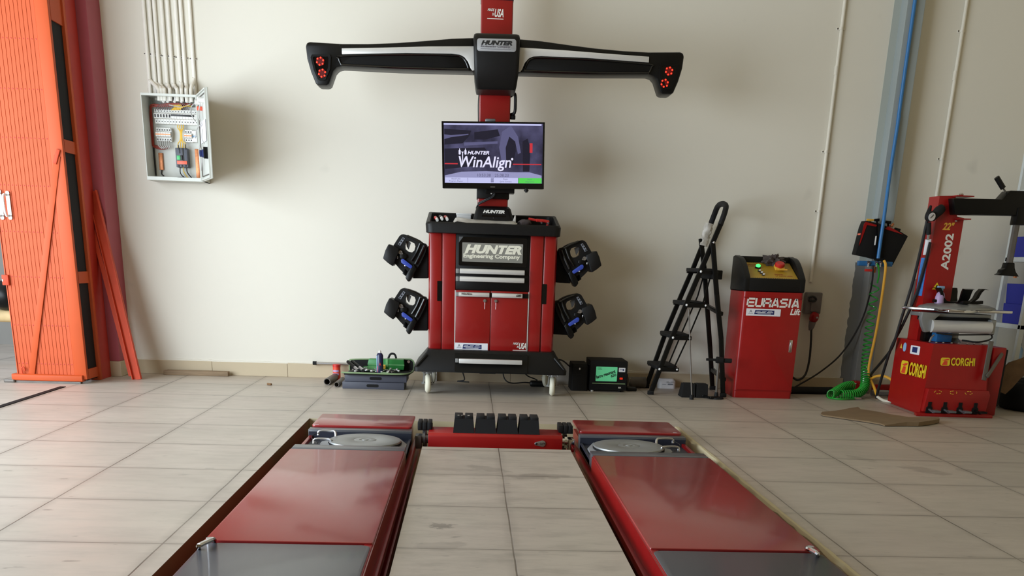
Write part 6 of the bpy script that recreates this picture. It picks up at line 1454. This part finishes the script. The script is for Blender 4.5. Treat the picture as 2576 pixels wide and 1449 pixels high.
q = MB(); q.prism([(a_.x-.075, Zp-.012), (a_.x+.06, Zp-.02), (a_.x+.02, Zp-.06), (a_.x+.0, Zp-.145), (a_.x-.035, Zp-.15), (a_.x-.06, Zp-.11), (a_.x-.08, Zp-.06)], 6.80, 6.85, bev=.008).box(c_.x-.01, c_.x+.03, 6.78, 6.84, Zp-.15, Zp-.05, .01); q.box(a_.x-.03, c_.x+.02, 6.85, 7.10, Zp-.045, Zp-.02, .004); q.build('cylinder_bracket', 'zinc', r)
q = MB(); q.box(a_.x+.02, c_.x+.01, 6.83, 7.08, Zp-.075, Zp-.045); q.build('jaw_slides', 'black_matte', r)
q = MB(); q.tube([(TX+.03, TY-.10, .51), (TX+.12, TY-.16, .505), (TX+.22, TY-.14, .53), (TX+.22, TY-.08, .57), (TX+.10, TY-.05, .585)], .006, 8).tube([(a_.x+.04, 6.79, Zp-.15), (a_.x+.15, 6.78, Zp-.158), (c_.x+.03, 6.80, Zp-.15)], .005, 8); q.build('air_line', 'black_cable', r)
p = at(2371, 835, 6.95); q = MB(); q.box(p.x-.06, p.x+.055, 6.90, 7.0, .492, .555, .008); q.build('valve_block', 'blue_manifold', r)
q = MB(); q.box(3.27, 3.36, 6.98, 7.06, .49, .56, .008); q.build('regulator', 'black_satin', r)
for k in range(7):
    q = MB(); q.sphere((3.26+.055*k, 6.77+.01*(k % 2), .497), .008, (1, 1, .8), 8); q.build('bolt', 'silver', hs)
q = MB(); q.tube([(3.235, 6.82, .495), (3.245, 6.82, .53), (3.26, 6.82, .545)], .007, 8); q.build('lever_stub', 'silver', hs)
# inflator gauge hung on the column
p = at(2338, 545, 7.02); r2 = thing('inflator_gauge', 'black tire inflator pistol with round white gauge hanging on the red column', 'inflator', (p.x, 7.02, p.z))
q = MB(); q.lathe([(.001, -.02), (.034, -.02), (.036, 0), (.032, .012), (.001, .012)], (p.x, 7.0, p.z), (.25, -1, -.15), 22); q.build('gauge_housing', 'black_rubber', r2)
q = MB(); q.lathe([(.001, .012), (.027, .012), (.027, .015), (.001, .015)], (p.x, 7.0, p.z), (.25, -1, -.15), 22); gf = q.build('gauge_face', 'white_label', r2)
q = MB(); q.bar((p.x-.008, 6.982, p.z-.012), (p.x+.012, 6.982, p.z+.012), .004, .002, (0, 1, 0)); q.build('gauge_needle', 'dark_ink', gf)
q = MB(); q.tube([at(2343, 552, 7.03), at(2352, 540, 7.03), at(2362, 530, 7.03), at(2370, 524, 7.04)], [.022, .03, .034, .03], 12, 1); q.tube([at(2335, 540, 7.04), at(2338, 528, 7.04), at(2342, 517, 7.04)], [.02, .014, .008], 10, 1); q.build('pistol_body', 'black_rubber', r2)
q = MB(); q.tube([at(2337, 560, 7.03), at(2336, 590, 7.04)], [.015, .017], 10, 1); q.build('hose_grip', 'black_rubber', r2)
q = MB(); q.cyl(at(2336, 590, 7.04), at(2334, 604, 7.04), .009, seg=10); q.build('hose_ferrule', 'silver', r2)
# spray bottle standing behind the jaws on the table
p = at(2362, 745, 7.02); zt = Zp+.036
r2 = thing('spray_bottle', 'clear spray bottle with pinkish liquid standing behind the turntable jaws', 'bottle', (p.x, 7.0, zt))
q = MB(); q.lathe([(.001, 0), (.032, 0), (.033, .05), (.026, .075), (.012, .09), (.001, .09)], (p.x, 7.0, zt), ZU, 18); q.build('bottle_body', 'lilac', r2)
q = MB(); q.lathe([(.001, .09), (.014, .09), (.014, .11), (.001, .11)], (p.x, 7.0, zt), ZU, 12).box(p.x-.03, p.x+.02, 6.99, 7.01, zt+.105, zt+.125, .004); q.build('spray_head', 'pale_blue', r2)
# ================================================================== FAR RIGHT: SHELF, BINS, TYRE, CARDBOARD
SY = 7.55; sx0 = at(2540, 850, SY).x
r = thing('metal_shelf', 'white slotted metal shelving unit at the right edge of the room', 'shelf', (sx0, SY, 0))
for x, y in ((sx0, SY-.12), (sx0, SY+.25), (sx0+.9, SY-.12), (sx0+.9, SY+.25)):
    q = MB(); q.prism([(x, y), (x+.035, y), (x+.035, y+.003), (x+.003, y+.003), (x+.003, y+.035), (x, y+.035)], 0, 1.9, axis='z'); q.build('post', 'shelf_white', r)
for z in (.27, .565, 1.06, 1.55):
    q = MB(); q.box(sx0, sx0+.93, SY-.12, SY+.28, z, z+.035, .003); q.build('shelf_board', 'shelf_white', r)
for k, (zb, x, lab) in enumerate(((.601, .03, 'lower blue plastic bin on the white shelf, right of the turntable'), (.75, .03, 'blue plastic bin stacked on the lower bin on the white shelf'), (1.096, .02, 'blue plastic bin on the upper board of the white shelf'))):
    q = MB(); q.loft([sec(sx0+x, sx0+x+.40, SY-.10, SY+.22, .015, zb), sec(sx0+x-.01, sx0+x+.41, SY-.11, SY+.23, .015, zb+.148)]); rb = q.build('bin_body', 'bin_blue')
    rb.name = 'storage_bin'; tag(rb, lab, 'storage bin', 'blue bins on the shelf')
    q = MB()
    for zz in (.05, .10, .135): q.box(sx0+x-.012, sx0+x+.41, SY-.114, SY-.10, zb+zz, zb+zz+.008)
    q.build('rib', 'bin_blue', rb)
p = at(2546, 895, 7.62); r = thing('plastic_bottle', 'clear plastic bottle with dark cap on the lowest shelf board', 'bottle', (p.x+.03, 7.62, .305))
q = MB(); q.lathe([(.001, 0), (.035, 0), (.035, .10), (.015, .13), (.001, .13)], (p.x+.03, 7.6, .305), ZU, 18); q.build('bottle_body', 'pale_blue', r)
q = MB(); q.lathe([(.001, .13), (.017, .13), (.017, .15), (.001, .15)], (p.x+.03, 7.6, .305), ZU, 14); q.build('cap', 'navy_ink', r)
q = MB(); q.lathe([(.20, -.09), (.29, -.10), (.325, -.06), (.335, 0), (.325, .06), (.29, .10), (.20, .09), (.19, .05), (.19, -.05), (.20, -.09)], (4.34, 7.16, .105), ZU, 40)
tag(q.build('car_tyre', 'black_rubber'), 'black tyre lying flat on the floor at the right edge', 'tyre')
P = [fl(u, v) for u, v in ((2064, 1044), (2068, 1040), (2092, 1038), (2112, 1036), (2136, 1031), (2158, 1027), (2165, 1033), (2195, 1038), (2240, 1046), (2300, 1055), (2360, 1061), (2362, 1065), (2340, 1070), (2310, 1073.5), (2280, 1073), (2225, 1073.5), (2215, 1070), (2180, 1064), (2140, 1058), (2105, 1053), (2070, 1048))]
q = MB(); rnd = random.Random(3)
vs = [q.bm.verts.new((v.x, v.y, .004)) for v in P]; vt = [q.bm.verts.new((v.x, v.y, .010+.018*(1 if 10 <= i <= 14 else 0)+rnd.uniform(0, .004))) for i, v in enumerate(P)]
n_ = len(P)
for i in range(n_): q.bm.faces.new((vs[i], vs[(i+1) % n_], vt[(i+1) % n_], vt[i]))
for tri in tessellate_polygon([[Vector((v.x, v.y, 0)) for v in P]]):
    q.bm.faces.new([vt[i] for i in tri])
tag(q.build('cardboard_sheet', 'cardboard', None, False), 'torn brown cardboard sheet on the floor before the tire changer', 'cardboard')
